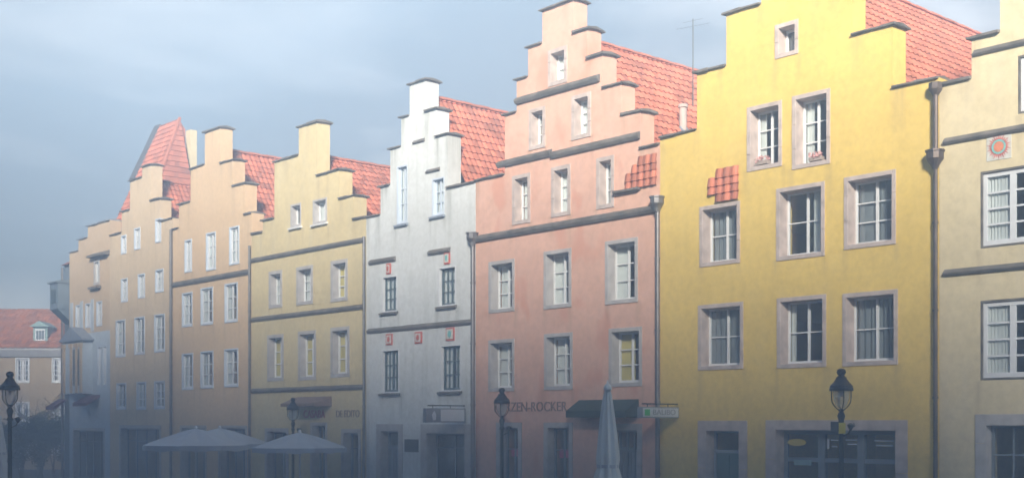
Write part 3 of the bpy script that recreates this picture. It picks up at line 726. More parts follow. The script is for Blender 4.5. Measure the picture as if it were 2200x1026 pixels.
for r in ((-41.95, -40.25, 0.02, 2.76), (-36.75, -35.55, 0.02, 2.75)):
    ops.append(window(root, off, r, 2, 2, sw=0.15, sb=0.0, surround='grey_stone', frame='shop_frame', y_frame=0.3, rowpos=[0.8], name='shop_window'))
ops.append(window(root, off, (-38.75, -37.65, 0.02, 2.98), 3, 2, sw=0.12, sb=0.0, surround='grey_stone', frame='shop_frame', y_frame=0.28, rowpos=[0.78], name='shop_door'))
for z in (9.36, 7.04, 4.25): string_course(root, off, C0 + 0.05, C1 - 0.05, z, h=0.13, out=0.09)
mb = MB(); mb.prism_x([(-0.75, 3.55), (-0.75, 3.66), (-0.02, 3.92), (-0.002, 3.55)], -39.62, -37.35); mb.build('canopy', 'far_brick', root, off, bevel=0.015)
text_mesh('lettering', 'CASABA', 'letter_red', root, -38.5, -0.012, 3.27, 0.40, off, stretch=0.95)
text_mesh('lettering', 'DE EDITO', 'letter_dark', root, -36.35, -0.012, 3.27, 0.36, off, stretch=0.92)
mb = MB(); mb.box(-40.05, -39.55, 0.35, 1.1, 12.93, 13.05); 
finish(root, off, 'plaster_cream', cols, ops, roof, 14)
drainpipe(root, off, C1 - 0.0, 9.4, 'zinc', r=0.05, hopper=False)

# ---- peach house
P0, P1 = -49.60, -42.97
cols = [(P0, -49.04, 11.32), (-49.04, -47.99, 12.30), (-47.99, -46.75, 13.68), (-46.75, -45.45, 15.0), (-45.45, -44.45, 13.52), (-44.45, -43.52, 12.45), (-43.52, P1, 11.2)]
roof = (-46.28, 14.27, 9.2, 9.2, 10.5)
root, off, cols, xa, xb = house('gabled_house', 'peach house with nine narrow white windows, left of the cream house', 'plaster_peach', cols, roof)
ops = []
WP = dict(sw=0.07, surround='bluish_paint', frame='white_paint', y_frame=0.05, proud=0.03, fw=0.06, mid=0.09, bar=0.035)
for (x0, x1, z0, z1) in ((-48.50, -47.85, 9.32, 10.72), (-46.62, -45.80, 9.22, 10.80), (-44.70, -43.90, 9.28, 10.82), (-48.74, -47.80, 7.02, 8.48), (-47.08, -46.03, 7.0, 8.56), (-45.08, -44.02, 6.98, 8.57), (-48.74, -47.75, 4.35, 5.90), (-47.10, -46.0, 4.37, 5.93), (-45.10, -43.98, 4.39, 5.94)):
    ops.append(window(root, off, (x0, x1, z0, z1), 2, 3, curtain=(('f', 1, 'curtain_white') if z0 > 9 else ('b', 0.5, 'curtain_white')), **WP))
ops.append(window(root, off, (-48.9, -46.6, 0.02, 2.85), 3, 2, sw=0.12, sb=0.0, surround='grey_stone', frame='shop_frame', y_frame=0.3, rowpos=[0.8], name='shop_window'))
ops.append(window(root, off, (-45.6, -43.3, 0.02, 2.85), 3, 2, sw=0.12, sb=0.0, surround='grey_stone', frame='shop_frame', y_frame=0.3, rowpos=[0.8], name='shop_window'))
string_course(root, off, P0 + 0.05, P1 - 0.05, 8.97, h=0.17, out=0.12)
finish(root, off, 'plaster_peach', cols, ops, roof, 15)
drainpipe(root, off, P1 - 0.0, 9.9, 'zinc', r=0.05, hopper=False)

# ---- sand coloured house with the tall transverse roof behind
H0, H1 = -55.94, -49.60
cols = [(H0, -54.68, 11.75), (-54.68, -53.80, 12.70), (-53.80, -52.55, 14.0), (-52.55, -51.72, 14.45), (-51.72, -50.85, 12.82), (-50.85, H1, 11.80)]
roof = (-52.77, 13.95, 9.4, 9.4, 10.5)
root, off, cols, xa, xb = house('gabled_house', 'sand coloured house in half shadow with a tall steep red roof rising behind its gable', 'plaster_sand', cols, roof)
ops = []
for (x0, x1, z0, z1) in ((-54.72, -54.15, 10.72, 11.60), (-53.35, -52.72, 10.78, 11.78), (-51.25, -50.68, 10.88, 11.95), (-54.72, -54.02, 8.50, 9.60), (-52.96, -52.26, 8.55, 9.66), (-51.25, -50.45, 8.68, 9.70), (-55.28, -54.27, 5.98, 7.72), (-53.32, -52.28, 6.02, 7.73), (-51.34, -50.33, 6.05, 7.73), (-55.2, -54.17, 3.56, 4.80), (-53.1, -52.14, 3.54, 4.80), (-51.34, -50.33, 3.55, 4.80)):
    ops.append(window(root, off, (x0, x1, z0, z1), 2, 3, curtain=('b', 0.5, 'curtain_white') if z0 < 10 else ('f', 1, 'curtain_white'), **WP))
ops.append(window(root, off, (-54.9, -50.7, 0.02, 2.85), 4, 2, sw=0.15, sb=0.0, surround='grey_stone', frame='shop_frame', y_frame=0.3, rowpos=[0.8], name='shop_window'))
finish(root, off, 'plaster_sand', cols, ops, roof, 16)
drainpipe(root, off, H1 - 0.0, 11.3, 'zinc', r=0.06, hopper=False)
# transverse roof: ridge along the street
mb = MB(); rnd = random.Random(9)
up = Vector((0, 2.65, 5.75)); tiles(mb, (-58.2, 1.0, 12.1), (1, 0, 0), up, 2.1, up.length, (0, -5.75, 2.65), rnd=rnd)
mb.prism_x([(1.02, 12.0), (3.95, 12.0), (3.95, 17.4), (3.65, 17.78)], -58.18, -56.12)
rr = mb.build('rear_roof', 'roof_tile', root, off, tint=True, recalc=False)
mb = MB(); mb.box(-58.1, -56.2, 1.1, 3.9, 0, 12.0); mb.build('rear_wall', 'plaster_sand', root, off)
mb = MB(); mb.prism_x([(2.35, 15.05), (3.65, 17.85), (3.60, 17.97), (2.25, 15.1)], -58.75, -58.1); mb.build('verge_flashing', 'zinc', rr, off)
def hip(mb, A, B, T, n, rnd):
    A, B, T = Vector(A), Vector(B), Vector(T); nr = (B - A).cross(T - A).normalized()
    for r in range(n):
        f0, f1 = max(0, r / n - 0.012), (r + 1) / n
        a0, b0, a1, b1 = A.lerp(T, f0), B.lerp(T, f0), A.lerp(T, f1), B.lerp(T, f1)
        m_ = max(1, int((b0 - a0).length / 0.22))
        for q in range(m_):
            u0, u1 = q / m_, (q + 1) / m_; o0, o1 = nr * 0.07, nr * 0.02
            mb.quad(a0.lerp(b0, u0) + o0, a0.lerp(b0, u1) + o0, a1.lerp(b1, u1) + o1, a1.lerp(b1, u0) + o1, tint=min(1, max(0, rnd.gauss(.5, .3))))
        mb.quad(a0, b0, b0 + nr * 0.07, a0 + nr * 0.07, tint=0.2)
mb = MB(); hip(mb, (-56.1, 1.0, 12.1), (-54.6, 1.0, 12.1), (-56.1, 3.65, 17.85), 21, rnd); hip(mb, (-54.6, 1.0, 12.1), (-54.6, 3.95, 12.1), (-56.1, 3.65, 17.85), 21, rnd)
mb.tube([(-54.6, 1.0, 12.15), (-56.1, 3.65, 17.9)], 0.09, 6)
mb.build('hip', 'roof_tile', rr, off, tint=True, recalc=False)
mb = MB(); mb.box(-56.1, -55.6, 3.96, 4.3, 12.0, 17.3); mb.build('chimney', 'plaster_pale', rr, off)

# ---- ochre house with the blue white lower storeys
O0, O1 = -60.66, -55.94
root = empty('gabled_house', ((O0 + O1) / 2, 0, 0), 0, 'ochre topped house with pale blue lower floors and columned oriel, beside the slim grey house', 'house', 'gabled houses of the row')
off = ((O0 + O1) / 2, 0, 0)
ops = []
WO = dict(sw=0.06, surround='bluish_paint', frame='white_paint', y_frame=0.06, proud=0.02)
ops.append(window(root, off, (-57.75, -57.05, 9.55, 10.75), 2, 2, sw=0.12, surround='grey_stone', frame='white_paint', y_frame=0.06, curtain=('b', 0.7, 'curtain_white')))
for x in (-59.9, -58.75, -57.45): ops.append(window(root, off, (x, x + 0.65, 7.55, 8.75), 2, 2, **WO))
for x in (-57.15, -56.55): ops.append(window(root, off, (x - 0.2, x + 0.25, 4.7, 6.6), 1, 3, **WO))
ops.append(window(root, off, (-60.2, -56.5, 0.02, 2.7), 4, 2, sw=0.12, sb=0.0, surround='grey_stone', frame='shop_frame', y_frame=0.25, rowpos=[0.8], name='shop_window'))
mb = MB(); facade(mb, [(O0 + 0.006, O1 - 0.006, 7.3)], [o for o in ops if o[3] < 7.3]); body(mb, O0 + 0.006, O1 - 0.006, 9.0, 7.3, 7.3)
o = mb.build('lower_wall', 'plaster_blue', root, off, recalc=False); weld(o)
mb = MB(); fm = MB(); ocols = [(O0 + 0.006, -59.55, 11.42), (-59.55, -58.45, 11.95), (-58.45, O1 - 0.006, 12.48)]
facade(fm, ocols, [o for o in ops if o[3] > 7.3] + [(O0, O1, -0.1, 7.3)])
fm.box(O0 + 0.006, O1 - 0.006, WALL_T + 0.001, 9.0, 7.301, 11.3)
fm.build('upper_wall', 'plaster_ochre', root, off, recalc=False)
coping(ocols, root, off, 'lead_flashing')
mb = MB(); up = Vector((0, 2.6, 2.2)); tiles(mb, (O0, 0.6, 11.2), (1, 0, 0), up, O1 - O0, up.length, (0, -2.2, 2.6)); mb.prism_x([(0.6, 11.15), (6, 11.15), (3.2, 13.3)], O0 + 0.02, O1 - 0.02); mb.build('roof', 'roof_tile', root, off, tint=True, recalc=False)
mb = MB(); mb.prism_x([(-0.32, 10.86), (-0.32, 10.93), (-0.02, 11.08), (-0.001, 10.86)], -57.95, O1 - 0.02); mb.build('hood', 'dark_coping', root, off)
mb = MB(); mb.prism_x([(-0.22, 9.36), (-0.22, 9.46), (-0.001, 9.50), (-0.001, 9.36)], -58.0, -56.9); mb.build('ledge', 'dark_coping', root, off)
mb = MB()
for x in (-60.35, -59.15, -57.9): mb = MB(); mb.box(x - 0.16, x + 0.16, -0.03, -0.001, 7.35, 8.9); mb.build('pilaster_strip', 'plaster_blue', root, off)
# oriel with little pediment
mb = MB(); mb.box(-60.2, -57.9, -0.5, -0.002, 4.35, 6.95)
orl = mb.build('oriel', 'plaster_blue', root, off)
mb = MB(); mb.prism([(-60.35, 7.0), (-57.75, 7.0), (-59.05, 7.6)], -0.62, -0.002); mb.box(-60.38, -57.72, -0.65, -0.003, 6.9, 7.0); mb.build('pediment', 'lead_flashing', orl, off)
mb = MB()
for x in (-60.05, -59.2, -58.55, -58.02): mb = MB(); mb.box(x - 0.11, x + 0.11, -0.56, -0.501, 4.4, 6.6); mb.box(x - 0.16, x + 0.16, -0.6, -0.501, 6.6, 6.78); mb.build('pilaster', 'plaster_ochre', orl, off)
for xa_, xb_ in ((-59.0, -58.75), (-58.42, -58.16)):
    mb = MB(); mb.box(xa_, xb_, -0.52, -0.501, 4.75, 6.5); mb.build('slit_window', 'dark_frame', orl, off)
mb = MB(); mb.prism_x([(-0.7, 3.75), (-0.7, 3.9), (-0.02, 4.28), (-0.02, 4.18)], -58.6, -57.0); mb.build('awning', 'awning_red', root, off)
mb = MB(); mb.prism_x([(-0.7, 3.6), (-0.7, 3.75), (-0.02, 4.15), (-0.02, 4.05)], -61.9, -60.9); mb.build('awning', 'awning_red', root, off)

# ---- slim slate grey house at the street end
root = empty('corner_house', (-61.3, 0, 0), 0, 'slim slate grey house with bay, closing the far end of the row', 'house'); off = (-61.3, 0, 0)
mb = MB(); mb.box(-61.9, O0 - 0.01, 0.25, 8.0, 0, 10.9); mb.build('wall', 'plaster_grey', root, off)
mb = MB(); mb.prism_x([(0.05, 10.9), (8.1, 10.9), (4, 13.0)], -61.95, O0 - 0.015); mb.build('roof', 'roof_tile', root, off)
mb = MB(); mb.box(-61.75, -60.75, -0.55, 0.249, 8.6, 9.9); mb.prism_x([(-0.65, 9.9), (0.249, 9.9), (0.249, 10.15), (-0.65, 9.98)], -61.85, -60.7); mb.prism_x([(-0.55, 8.6), (0.249, 8.6), (0.249, 7.9)], -61.7, -60.8)
by = mb.build('bay', 'plaster_grey', root, off)
mb = MB(); mb.box(-61.55, -60.95, -0.57, -0.551, 8.9, 9.6); mb.build('bay_window', 'dark_frame', by, off)
mb = MB(); mb.tube([(-61.8, 0.1, 0), (-61.8, 0.1, 10.8)], 0.07, 8); mb.build('drainpipe', 'zinc', root, off)
for z in (4.2, 6.6):
    mb = MB(); mb.box(-61.6, -60.95, 0.22, 0.249, z, z + 1.3); mb.build('window', 'dark_frame', root, off)

# ---- pale yellow house at the right
L0, L1 = -13.80, -6.6
cols = [(L0, -13.05, 10.33), (-13.05, -12.42, 11.17), (-12.42, -11.7, 12.6), (-11.7, -10.9, 13.7), (-10.9, -9.5, 14.6), (-9.5, -8.7, 13.7), (-8.7, -7.98, 12.6), (-7.98, -7.3, 11.17), (-7.3, L1, 10.33)]
roof = (-10.2, 13.9, 8.7, 8.7, 10.5)
root, off, cols, xa, xb = house('gabled_house', 'pale yellow house with painted sun emblem and broad white casements, right of the yellow house', 'plaster_pale', cols, roof)
ops = []
WL = dict(sw=0.035, surround='dark_coping', frame='white_paint', y_frame=0.03, proud=0.004, fw=0.09, mid=0.13, bar=0.04)
for (x0, x1, z0, z1, n) in ((-12.84, -11.0, 6.68, 8.28, 4), (-9.6, -7.7, 6.68, 8.28, 4), (-12.84, -11.0, 3.89, 5.55, 4), (-9.6, -7.7, 3.89, 5.55, 4), (-12.02, -10.9, 9.38, 10.56, 2), (-9.6, -8.5, 9.38, 10.56, 2)):
    ops.append(window(root, off, (x0, x1, z0, z1), 2, 4, curtain=('b', 0.6, 'curtain_white'), rowpos=[0.25, 0.5, 0.75], colpos=[0.35, 0.68] if n == 4 else [0.5], **WL))
ops.append(window(root, off, (-12.96, -11.1, 0.9, 3.16), 3, 2, sw=0.24, surround='grey_stone', frame='shop_frame', y_frame=0.22, rowpos=[0.66], name='shop_window'))
string_course(root, off, xa + 0.12, xb, 9.10, h=0.10, out=0.09); string_course(root, off, xa + 0.12, xb, 6.25, h=0.10, out=0.09); string_course(root, off, -13.0, -7.4, 10.86, h=0.09, out=0.08)
sx, sz = -12.44, 8.76
b = MB(); b.box(sx - 0.27, sx + 0.27, -0.012, -0.001, sz - 0.27, sz + 0.27); pq = b.build('sun_plaque', 'plaster_ochre', root, off)
pq.data.materials.clear(); pq.data.materials.append(MATS['plaque_pale'])
b = MB()
for k in range(28):
    t = 2 * math.pi * k / 28; r1 = 0.27 if k % 2 else 0.235; c, s_ = math.cos(t), math.sin(t)
    b.prism([(sx + 0.15 * c - 0.019 * s_, sz + 0.15 * s_ + 0.019 * c), (sx + 0.15 * c + 0.019 * s_, sz + 0.15 * s_ - 0.019 * c), (sx + r1 * c, sz + r1 * s_)], -0.02, -0.0125)
b.build('ray', 'plaque_red', pq, off)
b = MB(); ring = [2 * math.pi * k / 28 for k in range(28)]
for k in range(28):
    t0, t1 = ring[k], ring[k] + 2 * math.pi / 28
    b.prism([(sx + 0.115 * math.cos(t0), sz + 0.115 * math.sin(t0)), (sx + 0.155 * math.cos(t0), sz + 0.155 * math.sin(t0)), (sx + 0.155 * math.cos(t1), sz + 0.155 * math.sin(t1)), (sx + 0.115 * math.cos(t1), sz + 0.115 * math.sin(t1))], -0.026, -0.0125)
b.build('ring', 'plaque_teal', pq, off)
b = MB(); b.prism([(sx + 0.112 * math.cos(t), sz + 0.112 * math.sin(t)) for t in ring], -0.024, -0.0125); b.build('disc', 'plaque_orange', pq, off)
finish(root, off, 'plaster_pale', cols, ops, roof, 17)

# ------------------------------------------------------------------ bracket signs
root = empty('bracket_sign', (-29.9, -0.7, 3.2), 0, 'pale lightbox sign with grey end panel, on the wall corner of the white house', 'sign'); off = (-29.9, -0.7, 3.2)
mb = MB(); mb.box(-29.98, -29.82, -1.62, -0.05, 2.98, 3.42); mb.build('case', 'sign_grey', root, off, bevel=0.01)
mb = MB(); mb.box(-29.819, -29.81, -1.05, -0.12, 3.02, 3.38); mb.build('panel', 'sign_white', root, off)
mb = MB(); mb.prism_x([(-1.35, 3.05), (-1.25, 3.05), (-1.22, 3.2), (-1.3, 3.34), (-1.4, 3.22)], -29.819, -29.812); mb.build('emblem', 'sign_white', root, off)
mb = MB(); mb.tube([(-29.9, -0.02, 3.5), (-29.9, -1.5, 3.5)], 0.02, 6); mb.tube([(-29.9, -0.6, 3.42), (-29.9, -0.6, 3.5)], 0.015, 6); mb.tube([(-29.9, -1.3, 3.42), (-29.9, -1.3, 3.5)], 0.015, 6); mb.build('bracket', 'black_iron', root, off)
root = empty('bracket_sign', (-21.2, -0.75, 3.2), 0, 'long white bracket sign with a green square, on the corner of the yellow house', 'sign'); off = (-21.2, -0.75, 3.2)
mb = MB(); mb.box(-21.28, -21.12, -1.50, -0.05, 3.10, 3.38); mb.build('case', 'sign_grey', root, off, bevel=0.01)
mb = MB(); mb.box(-21.119, -21.11, -1.46, -0.09, 3.13, 3.35); mb.build('panel', 'sign_white', root, off)
mb = MB(); mb.box(-21.109, -21.10, -1.40, -1.21, 3.16, 3.32); mb.build('emblem', 'sign_green', root, off)
text_mesh('lettering', 'BALIBO', 'sign_grey', root, -21.106, -0.65, 3.24, 0.20, off, stretch=1.35, face='+x', depth=0.004)
mb = MB(); mb.tube([(-21.2, -0.02, 3.46), (-21.2, -1.4, 3.46)], 0.018, 6); mb.tube([(-21.2, -0.4, 3.38), (-21.2, -0.4, 3.46)], 0.014, 6); mb.tube([(-21.2, -1.2, 3.38), (-21.2, -1.2, 3.46)], 0.014, 6); mb.build('bracket', 'black_iron', root, off)

# ------------------------------------------------------------------ street lamps
def street_lamp(H):
    root = empty('street_lamp', (0, 0, 0))
    hb = H - 0.90                                       # bottom of the lantern
    mb = MB(); mb.lathe([(0.17, 0), (0.17, 0.12), (0.13, 0.16), (0.12, 0.75), (0.14, 0.78), (0.09, 0.86), (0.055, 1.0), (0.048, hb - 0.35), (0.075, hb - 0.33), (0.075, hb - 0.29), (0.05, hb - 0.26), (0.065, hb - 0.16), (0.085, hb - 0.10), (0.06, hb - 0.03), (0.035, hb)], (0, 0, 0), 14)
    mb.build('post', 'black_iron', root, smooth=True)
    mb = MB()
    for s in (1, -1):
        for ax in (0, 1):
            pts = []
            for k in range(10):
                t = k / 9; r = 0.03 + 0.175 * math.sin(min(1, t * 1.55) * math.pi / 2); z = hb + 0.02 + 0.42 * t ** 1.25
                pts.append((s * r * (1 - ax), s * r * ax, z))
            mb.tube(pts, 0.013, 6)
    mb.lathe([(0.055, 0), (0.07, 0.03), (0.03, 0.06)], (0, 0, hb), 12)
    mb.build('cradle', 'black_iron', root)
    mb = MB(); mb.lathe([(0.06, 0.06), (0.12, 0.13), (0.165, 0.26), (0.178, 0.42)], (0, 0, hb), 18); mb.build('globe', 'lamp_glass', root, smooth=True)
    mb = MB(); mb.lathe([(0.245, 0.425), (0.25, 0.47), (0.235, 0.50), (0.235, 0.53), (0.21, 0.56), (0.17, 0.60), (0.125, 0.66), (0.105, 0.70), (0.11, 0.715)], (0, 0, hb), 20); mb.lathe([(0.03, 0.30), (0.045, 0.43)], (0, 0, hb), 8); mb.build('shade', 'black_iron', root)
    mb = MB(); mb.lathe([(0.07, 0.71), (0.085, 0.73), (0.06, 0.745), (0.085, 0.78), (0.10, 0.82), (0.085, 0.865), (0.05, 0.89), (0.01, 0.90)], (0, 0, hb), 16); mb.build('finial', 'black_iron', root, smooth=True)
    mb = MB(); mb.tube([(0.04, 0, hb - 0.52), (0.16, 0.02, hb - 0.46), (0.2, 0.02, hb - 0.36)], 0.014, 6); mb.lathe([(0.02, -0.06), (0.055, 0.0), (0.075, 0.06), (0.02, 0.09)], (0.2, 0.02, hb - 0.34), 10)
    mb.tube([(0.2, 0.02, hb - 0.36), (0.3, 0.04, hb - 0.30), (0.27, 0.03, hb - 0.25)], 0.012, 5)
    mb.build('spotlight', 'black_iron', root)
    return root
l0 = street_lamp(4.12); l0.location = (-14.66, -2.46, 0); l0.rotation_euler.z = R(48)
tag(l0, 'black street lamp carrying a small yellow notice, in front of the yellow house', 'street lamp', 'old style street lamps on the square')
for (x, y, h, lab) in ((-26.91, -1.11, 3.99, 'black street lamp in front of the salmon house, left of its lettering'), (-37.86, -1.31, 3.86, 'black street lamp in front of the cream house, beside the canopy'), (-33.45, -12.83, 4.34, 'black street lamp standing before the far red roofed sandstone building')):
    c = copy_tree(l0); c.location = (x, y, 0); c.scale = (h / 4.12,) * 3; c.rotation_euler.z = R(48 + random.uniform(-20, 20)); c['label'] = lab
nb = MB(); nb.box(-0.07, 0.07, -0.075, -0.055, 2.75, 2.98); nb.build('notice', 'sign_yellow', l0)
nb = MB(); nb.box(-0.24, -0.075, -0.075, -0.06, 2.80, 3.0); nb.build('notice_plate', 'sign_dark', l0)

# ------------------------------------------------------------------ parasols
def closed_parasol(loc, H, lab):
    e = empty('closed_parasol', loc, 0, lab, 'parasol')
    mb = MB(); mb.lathe([(0.3, 0), (0.3, 0.06), (0.04, 0.08), (0.03, H - 0.02), (0.01, H + 0.06)], (0, 0, 0), 12); mb.build('pole', 'white_paint', e)
    mb = MB(); n = 48; prof = []
    for k in range(15):
        t = k / 14; z = 1.05 + (H - 0.12 - 1.05) * t
        r = 0.27 * (1 - t) ** 0.75 + 0.05 if t > 0.12 else 0.22 + 0.7 * t
        prof.append((r * (0.86 if 0.30 < t < 0.36 else 1), z))
    i = 0
    for r, z in prof:
        for q in range(n):
            a = 2 * math.pi * q / n; rr = r * (1 + 0.16 * math.sin(8 * a + z * 0.6) + 0.05 * math.sin(17 * a + 3 * z))
            mb.v.append((rr * math.cos(a), rr * math.sin(a), z))
    for j in range(len(prof) - 1):
        for q in range(n): mb.f.append((j * n + q, j * n + (q + 1) % n, (j + 1) * n + (q + 1) % n, (j + 1) * n + q)); mb.t.append(0.5)
    mb.build('canopy', 'umbrella_white', e, smooth=True)
    mb = MB(); mb.lathe([(0.10, H - 0.16), (0.085, H - 0.08), (0.045, H - 0.03)], (0, 0, 0), 14); mb.build('cap', 'umbrella_white', e)
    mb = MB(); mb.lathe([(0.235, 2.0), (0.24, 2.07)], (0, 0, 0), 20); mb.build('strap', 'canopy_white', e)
    return e
closed_parasol((-18.64, -5.37, 0), 3.85, 'tall closed white parasol in front of the salmon house door')
closed_parasol((-38.75, -11.25, 0), 3.25, 'closed white parasol at the edge of the square, beside the leftmost lamp')
def open_parasol(H, Rr):
    e = empty('open_parasol', (0, 0, 0))
    mb = MB(); mb.lathe([(0.35, 0), (0.35, 0.07), (0.04, 0.09), (0.03, H - 0.05)], (0, 0, 0), 12); mb.build('pole', 'white_paint', e)
    mb = MB(); n = 8; m = 6; ze = H - 0.55
    for j in range(m + 1):
        t = j / m
        for q in range(n * 4):
            a = 2 * math.pi * q / (n * 4); f = abs((q % 4) - 2) / 2          # 1 on ribs, 0 in mid panel
            r = Rr * t * (1 - 0.06 * (1 - f)); z = H - (H - ze) * t ** 1.2 - 0.05 * (1 - f) * math.sin(math.pi * t)
            mb.v.append((r * math.cos(a), r * math.sin(a), z))
    k = n * 4
    for j in range(m):
        for q in range(k): mb.f.append((j * k + q, j * k + (q + 1) % k, (j + 1) * k + (q + 1) % k, (j + 1) * k + q)); mb.t.append(0.5)
    b0 = len(mb.v)
    for q in range(k):
        x, y, z = mb.v[m * k + q]; mb.v.append((x * 1.003, y * 1.003, z - (0.20 if q % 4 == 2 else 0.16)))
    for q in range(k): mb.f.append((m * k + q, m * k + (q + 1) % k, b0 + (q + 1) % k, b0 + q)); mb.t.append(0.5)
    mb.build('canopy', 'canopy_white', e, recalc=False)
    mb = MB()
    for q in range(n):
        a = 2 * math.pi * q / n + math.pi / n * 0
        mb.tube([(0.04 * math.cos(a), 0.04 * math.sin(a), H - 0.08), (Rr * math.cos(a), Rr * math.sin(a), ze - 0.02)], 0.012, 5)
        mb.tube([(0.05 * math.cos(a), 0.05 * math.sin(a), H - 0.75), (Rr * 0.5 * math.cos(a), Rr * 0.5 * math.sin(a), H - 0.33)], 0.01, 5)
    mb.build('ribs', 'white_paint', e)
    mb = MB(); mb.lathe([(0.05, H - 0.02), (0.06, H + 0.03), (0.02, H + 0.09)], (0, 0, 0), 10); mb.build('finial', 'white_paint', e)
    return e
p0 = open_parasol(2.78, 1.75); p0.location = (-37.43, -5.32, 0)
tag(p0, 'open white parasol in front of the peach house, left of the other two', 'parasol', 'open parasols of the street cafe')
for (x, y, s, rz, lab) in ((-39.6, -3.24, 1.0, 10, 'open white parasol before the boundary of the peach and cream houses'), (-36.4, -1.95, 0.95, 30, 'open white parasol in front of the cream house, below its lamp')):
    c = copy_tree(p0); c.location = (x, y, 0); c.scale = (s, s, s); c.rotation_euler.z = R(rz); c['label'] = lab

# ------------------------------------------------------------------ far sandstone building, shrubs and bare tree
fp = CAM + 78 * (FWD + RIGHT * (-0.391)); fp.z = 0
root = empty('sandstone_building', fp, math.atan2(RIGHT.y, RIGHT.x), 'long sandstone building with plain red roof and one green dormer, far beyond the row', 'building')
sc = 78 / 2660.0
def FX(x): return (x - 60) * sc
def FZ(y): return 3 + (905 - y) * sc
fops = []
for (xa_, xb_) in ((-52, -22), (33, 64), (111, 142)):
    fops.append(window(root, (0, 0, 0), (FX(xa_), FX(xb_), FZ(822), FZ(768)), 4, 4, sw=0.08, surround='white_paint', y_frame=0.08, mid=0.16, bar=0.05, fw=0.08, proud=0.03))
    fops.append(window(root, (0, 0, 0), (FX(xa_), FX(xb_), 0.9, FZ(862)), 4, 3, sw=0.08, surround='white_paint', y_frame=0.08, mid=0.16, bar=0.05, fw=0.08, proud=0.03))
mb = MB(); facade(mb, [(FX(-140), FX(190), FZ(760))], fops); mb.box(FX(-140), FX(190), WALL_T + 0.002, 9, 0, FZ(760)); o = mb.build('wall', 'sandstone_wall', root, recalc=False)
mb = MB(); mb.prism_x([(-0.001, FZ(766)), (-0.15, FZ(766)), (-0.45, FZ(752)), (-0.45, FZ(746)), (-0.001, FZ(746))], FX(-141), FX(191)); mb.build('cornice', 'grey_stone', root)
mb = MB(); up = Vector((0, 3.6, FZ(654) - FZ(747))); tiles(mb, (FX(-142), -0.45, FZ(747)), (1, 0, 0), up, FX(192) - FX(-142), up.length, (0, -up.z, up.y), pitch_u=0.3, pitch_v=0.4)
mb.prism_x([(-0.43, FZ(748)), (6.7, FZ(748)), (3.15, FZ(656))], FX(-141), FX(191)); rf = mb.build('roof', 'orange_tile', root, tint=True, recalc=False)
mb = MB(); mb.box(FX(70), FX(101), 0.1, 2.2, FZ(733), FZ(700)); mb.prism([(FX(64), FZ(701)), (FX(108), FZ(701)), (FX(86), FZ(689))], -0.15, 2.6); dmr = mb.build('dormer', 'dormer_green', root)
mb = MB(); mb.box(FX(75), FX(96), 0.04, 0.099, FZ(731), FZ(706)); mb.build('dormer_frame', 'white_paint', dmr)
mb = MB()
for k in range(3): mb.box(FX(77.5 + k * 6), FX(82 + k * 6), 0.02, 0.039, FZ(728), FZ(709))
mb.build('dormer_pane', 'dark_frame', dmr)

def shrub(name, loc, rx, rz, n, mat, lab, seed, cat='shrub', group='shrubs at the end of the street'):
    e = empty(name, loc, 0, lab, cat, group); rn = random.Random(seed)
    mb = MB()
    cl = [(Vector((rn.uniform(-.7, .7) * rx, rn.uniform(-.7, .7) * rx, rz * rn.uniform(.25, .85))), rn.uniform(.25, .5) * rx) for _ in range(16)]
    for k in range(n):
        c0, r0 = rn.choice(cl)
        d = Vector((rn.gauss(0, 1), rn.gauss(0, 1), rn.gauss(0, 1))).normalized() * r0 * rn.random() ** 0.4
        c = c0 + d
        if c.z < 0.05: continue
        a = Vector((rn.gauss(0, 1), rn.gauss(0, 1), rn.gauss(0, .6))).normalized(); b = a.orthogonal().normalized(); s = rn.uniform(.05, .10)
        mb.quad(c - a * s, c - b * s * .5, c + a * s, c + b * s * .5)
    mb.build('crown', mat, e, recalc=False)
    mb = MB()
    for k in range(6): mb.tube([(rn.uniform(-.15, .15), rn.uniform(-.15, .15), 0), (rn.uniform(-.3, .3) * rx, rn.uniform(-.3, .3) * rx, rz * .4), tuple(cl[k][0])], 0.035, 5, 0.012)
    mb.build('trunk', 'bark', e)
    return e
def W(x, t): 
    p = CAM + t * (FWD + RIGHT * ((x - 1100) / 2660)); return (p.x, p.y, 0)
shrub('shrub', W(46, 62), 1.2, 3.4, 3200, 'leaf_dark', 'dark green shrub right of the leftmost street lamp', 1)
shrub('shrub', W(88, 66), 1.3, 4.1, 3400, 'leaf_dark', 'tall dark green shrub in the middle of the street end planting', 2)
shrub('shrub', W(112, 72), 1.0, 3.9, 2600, 'leaf_yellow', 'yellow green shrub beside the slate grey corner house', 3)
shrub('shrub', W(-8, 58), 1.3, 3.3, 3000, 'leaf_dark', 'dark shrub at the edge of the square behind the leftmost lamp', 4)
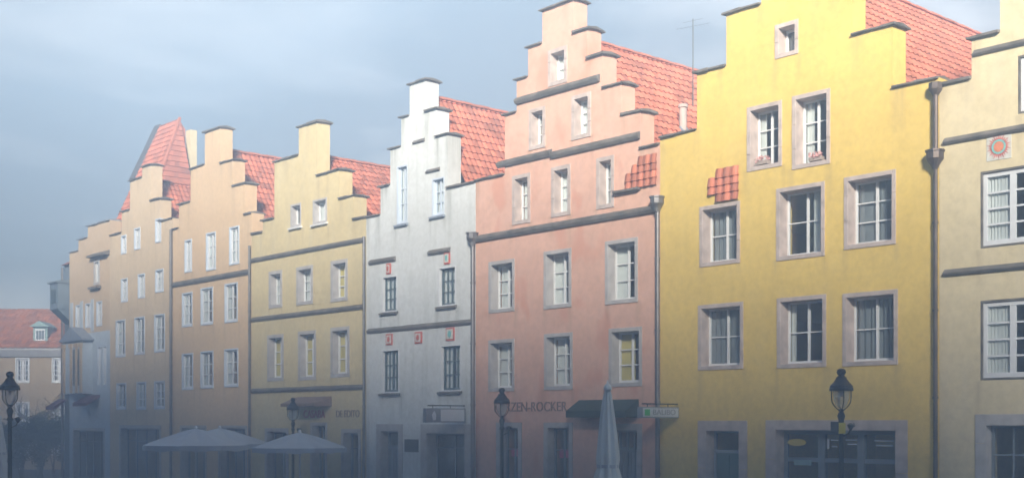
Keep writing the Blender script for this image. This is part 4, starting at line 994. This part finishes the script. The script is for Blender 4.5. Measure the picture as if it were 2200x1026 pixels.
def bare_tree(loc, H, lab, seed):
    e = empty('bare_tree', loc, 0, lab, 'tree'); rn = random.Random(seed); tr = MB(); cr_ = MB()
    tr.tube([(0, 0, 0), (0.05, 0, H * .25), (-0.03, .04, H * .45)], 0.13, 8, 0.09)
    def br(p, d, L, r, lv):
        q = p + d * L * .5 + Vector((rn.gauss(0, .06), rn.gauss(0, .06), .03)) * L; e2 = p + d * L
        cr_.tube([p, q, e2], r, 5, r * .5)
        if lv == 0: return
        for k in range(3 if lv > 1 else 4):
            nd = (d + Vector((rn.gauss(0, .55), rn.gauss(0, .55), rn.gauss(.1, .4)))).normalized(); br(p + d * L * rn.uniform(.5, 1), nd, L * rn.uniform(.55, .8), r * .55, lv - 1)
    for k in range(6):
        a = k * 1.05 + rn.random(); br(Vector((-.03, .04, H * (.3 + .03 * k))), Vector((math.cos(a), math.sin(a), rn.uniform(.35, 1.2))).normalized(), H * .22, 0.05, 3)
    tr.build('trunk', 'bark', e); cr_.build('crown', 'bark', e)
bare_tree(W(84, 70), 6.4, 'bare branched tree in front of the far sandstone building', 5)

# ------------------------------------------------------------------ unseen opposite side, added behind the camera to shade the row
def opposite(xa_, xb_, ya, depth, eave, ridge, lab):
    e = empty('unseen_shade_building', ((xa_ + xb_) / 2, ya, 0), 0, lab, 'building'); of = ((xa_ + xb_) / 2, ya, 0)
    ops_ = []
    n = max(2, int((xb_ - xa_) / 3))
    for k in range(n):
        cx = xa_ + (k + .5) * (xb_ - xa_) / n
        for z in range(3):
            ops_.append((cx - .6, cx + .6, 4 + z * 4, 6.2 + z * 4))
    mb = MB(); facade(mb, [(xa_, xb_, eave)], ops_, y=ya - WALL_T); mb.box(xa_ + .01, xb_ - .01, ya - depth, ya - WALL_T - 0.01, 0, eave)
    mb.build('wall', 'sandstone_wall', e, of, recalc=False)
    mb = MB(); mb.prism_x([(ya + .4, eave), (ya - depth - .4, eave), (ya - depth / 2, ridge)], xa_ - .1, xb_ + .1); mb.build('roof', 'roof_tile', e, of)
opposite(-12.7, 26.0, -31.0, 9.0, 16.5, 25.5, 'unseen long sandstone hall with plain red roof, added to shade the lower facades')
e = empty('unseen_shade_building', (-16.8, -31, 0), 0, 'tall gabled sandstone house across the square', 'building')
mb = MB(); mb.prism([(-21.2, 0), (-12.9, 0), (-12.9, 24.3), (-14.5, 26.7), (-21.2, 25.6)], -37.0, -34.0); mb.build('wall', 'sandstone_wall', e, (-16.8, -31, 0))
opposite(-54.0, -21.4, -31.0, 9.0, 16.5, 25.5, 'unseen lower sandstone house, added to shade the far end of the row')

# ------------------------------------------------------------------ ground and haze
mb = MB(); mb.quad((-91.5, -45.5, 0), (33.5, -45.5, 0), (33.5, 18.5, 0), (-91.5, 18.5, 0)); g = mb.build('ground', 'cobbles', recalc=False); g['kind'] = 'structure'
m = bpy.data.materials.new('haze'); m.use_nodes = True; t = m.node_tree
for n in list(t.nodes): t.nodes.remove(n)
o = N(t, 'ShaderNodeOutputMaterial'); pv = N(t, 'ShaderNodeVolumePrincipled')
pv.inputs['Color'].default_value = (0.59, 0.78, 0.98, 1); pv.inputs['Density'].default_value = HAZE_DENSITY
t.links.new(pv.outputs[0], o.inputs['Volume']); MATS['haze'] = m
mb = MB(); mb.box(-92, 34, -46, 19, -1.0, 27.5); h = mb.build('haze', 'haze'); h['kind'] = 'stuff'
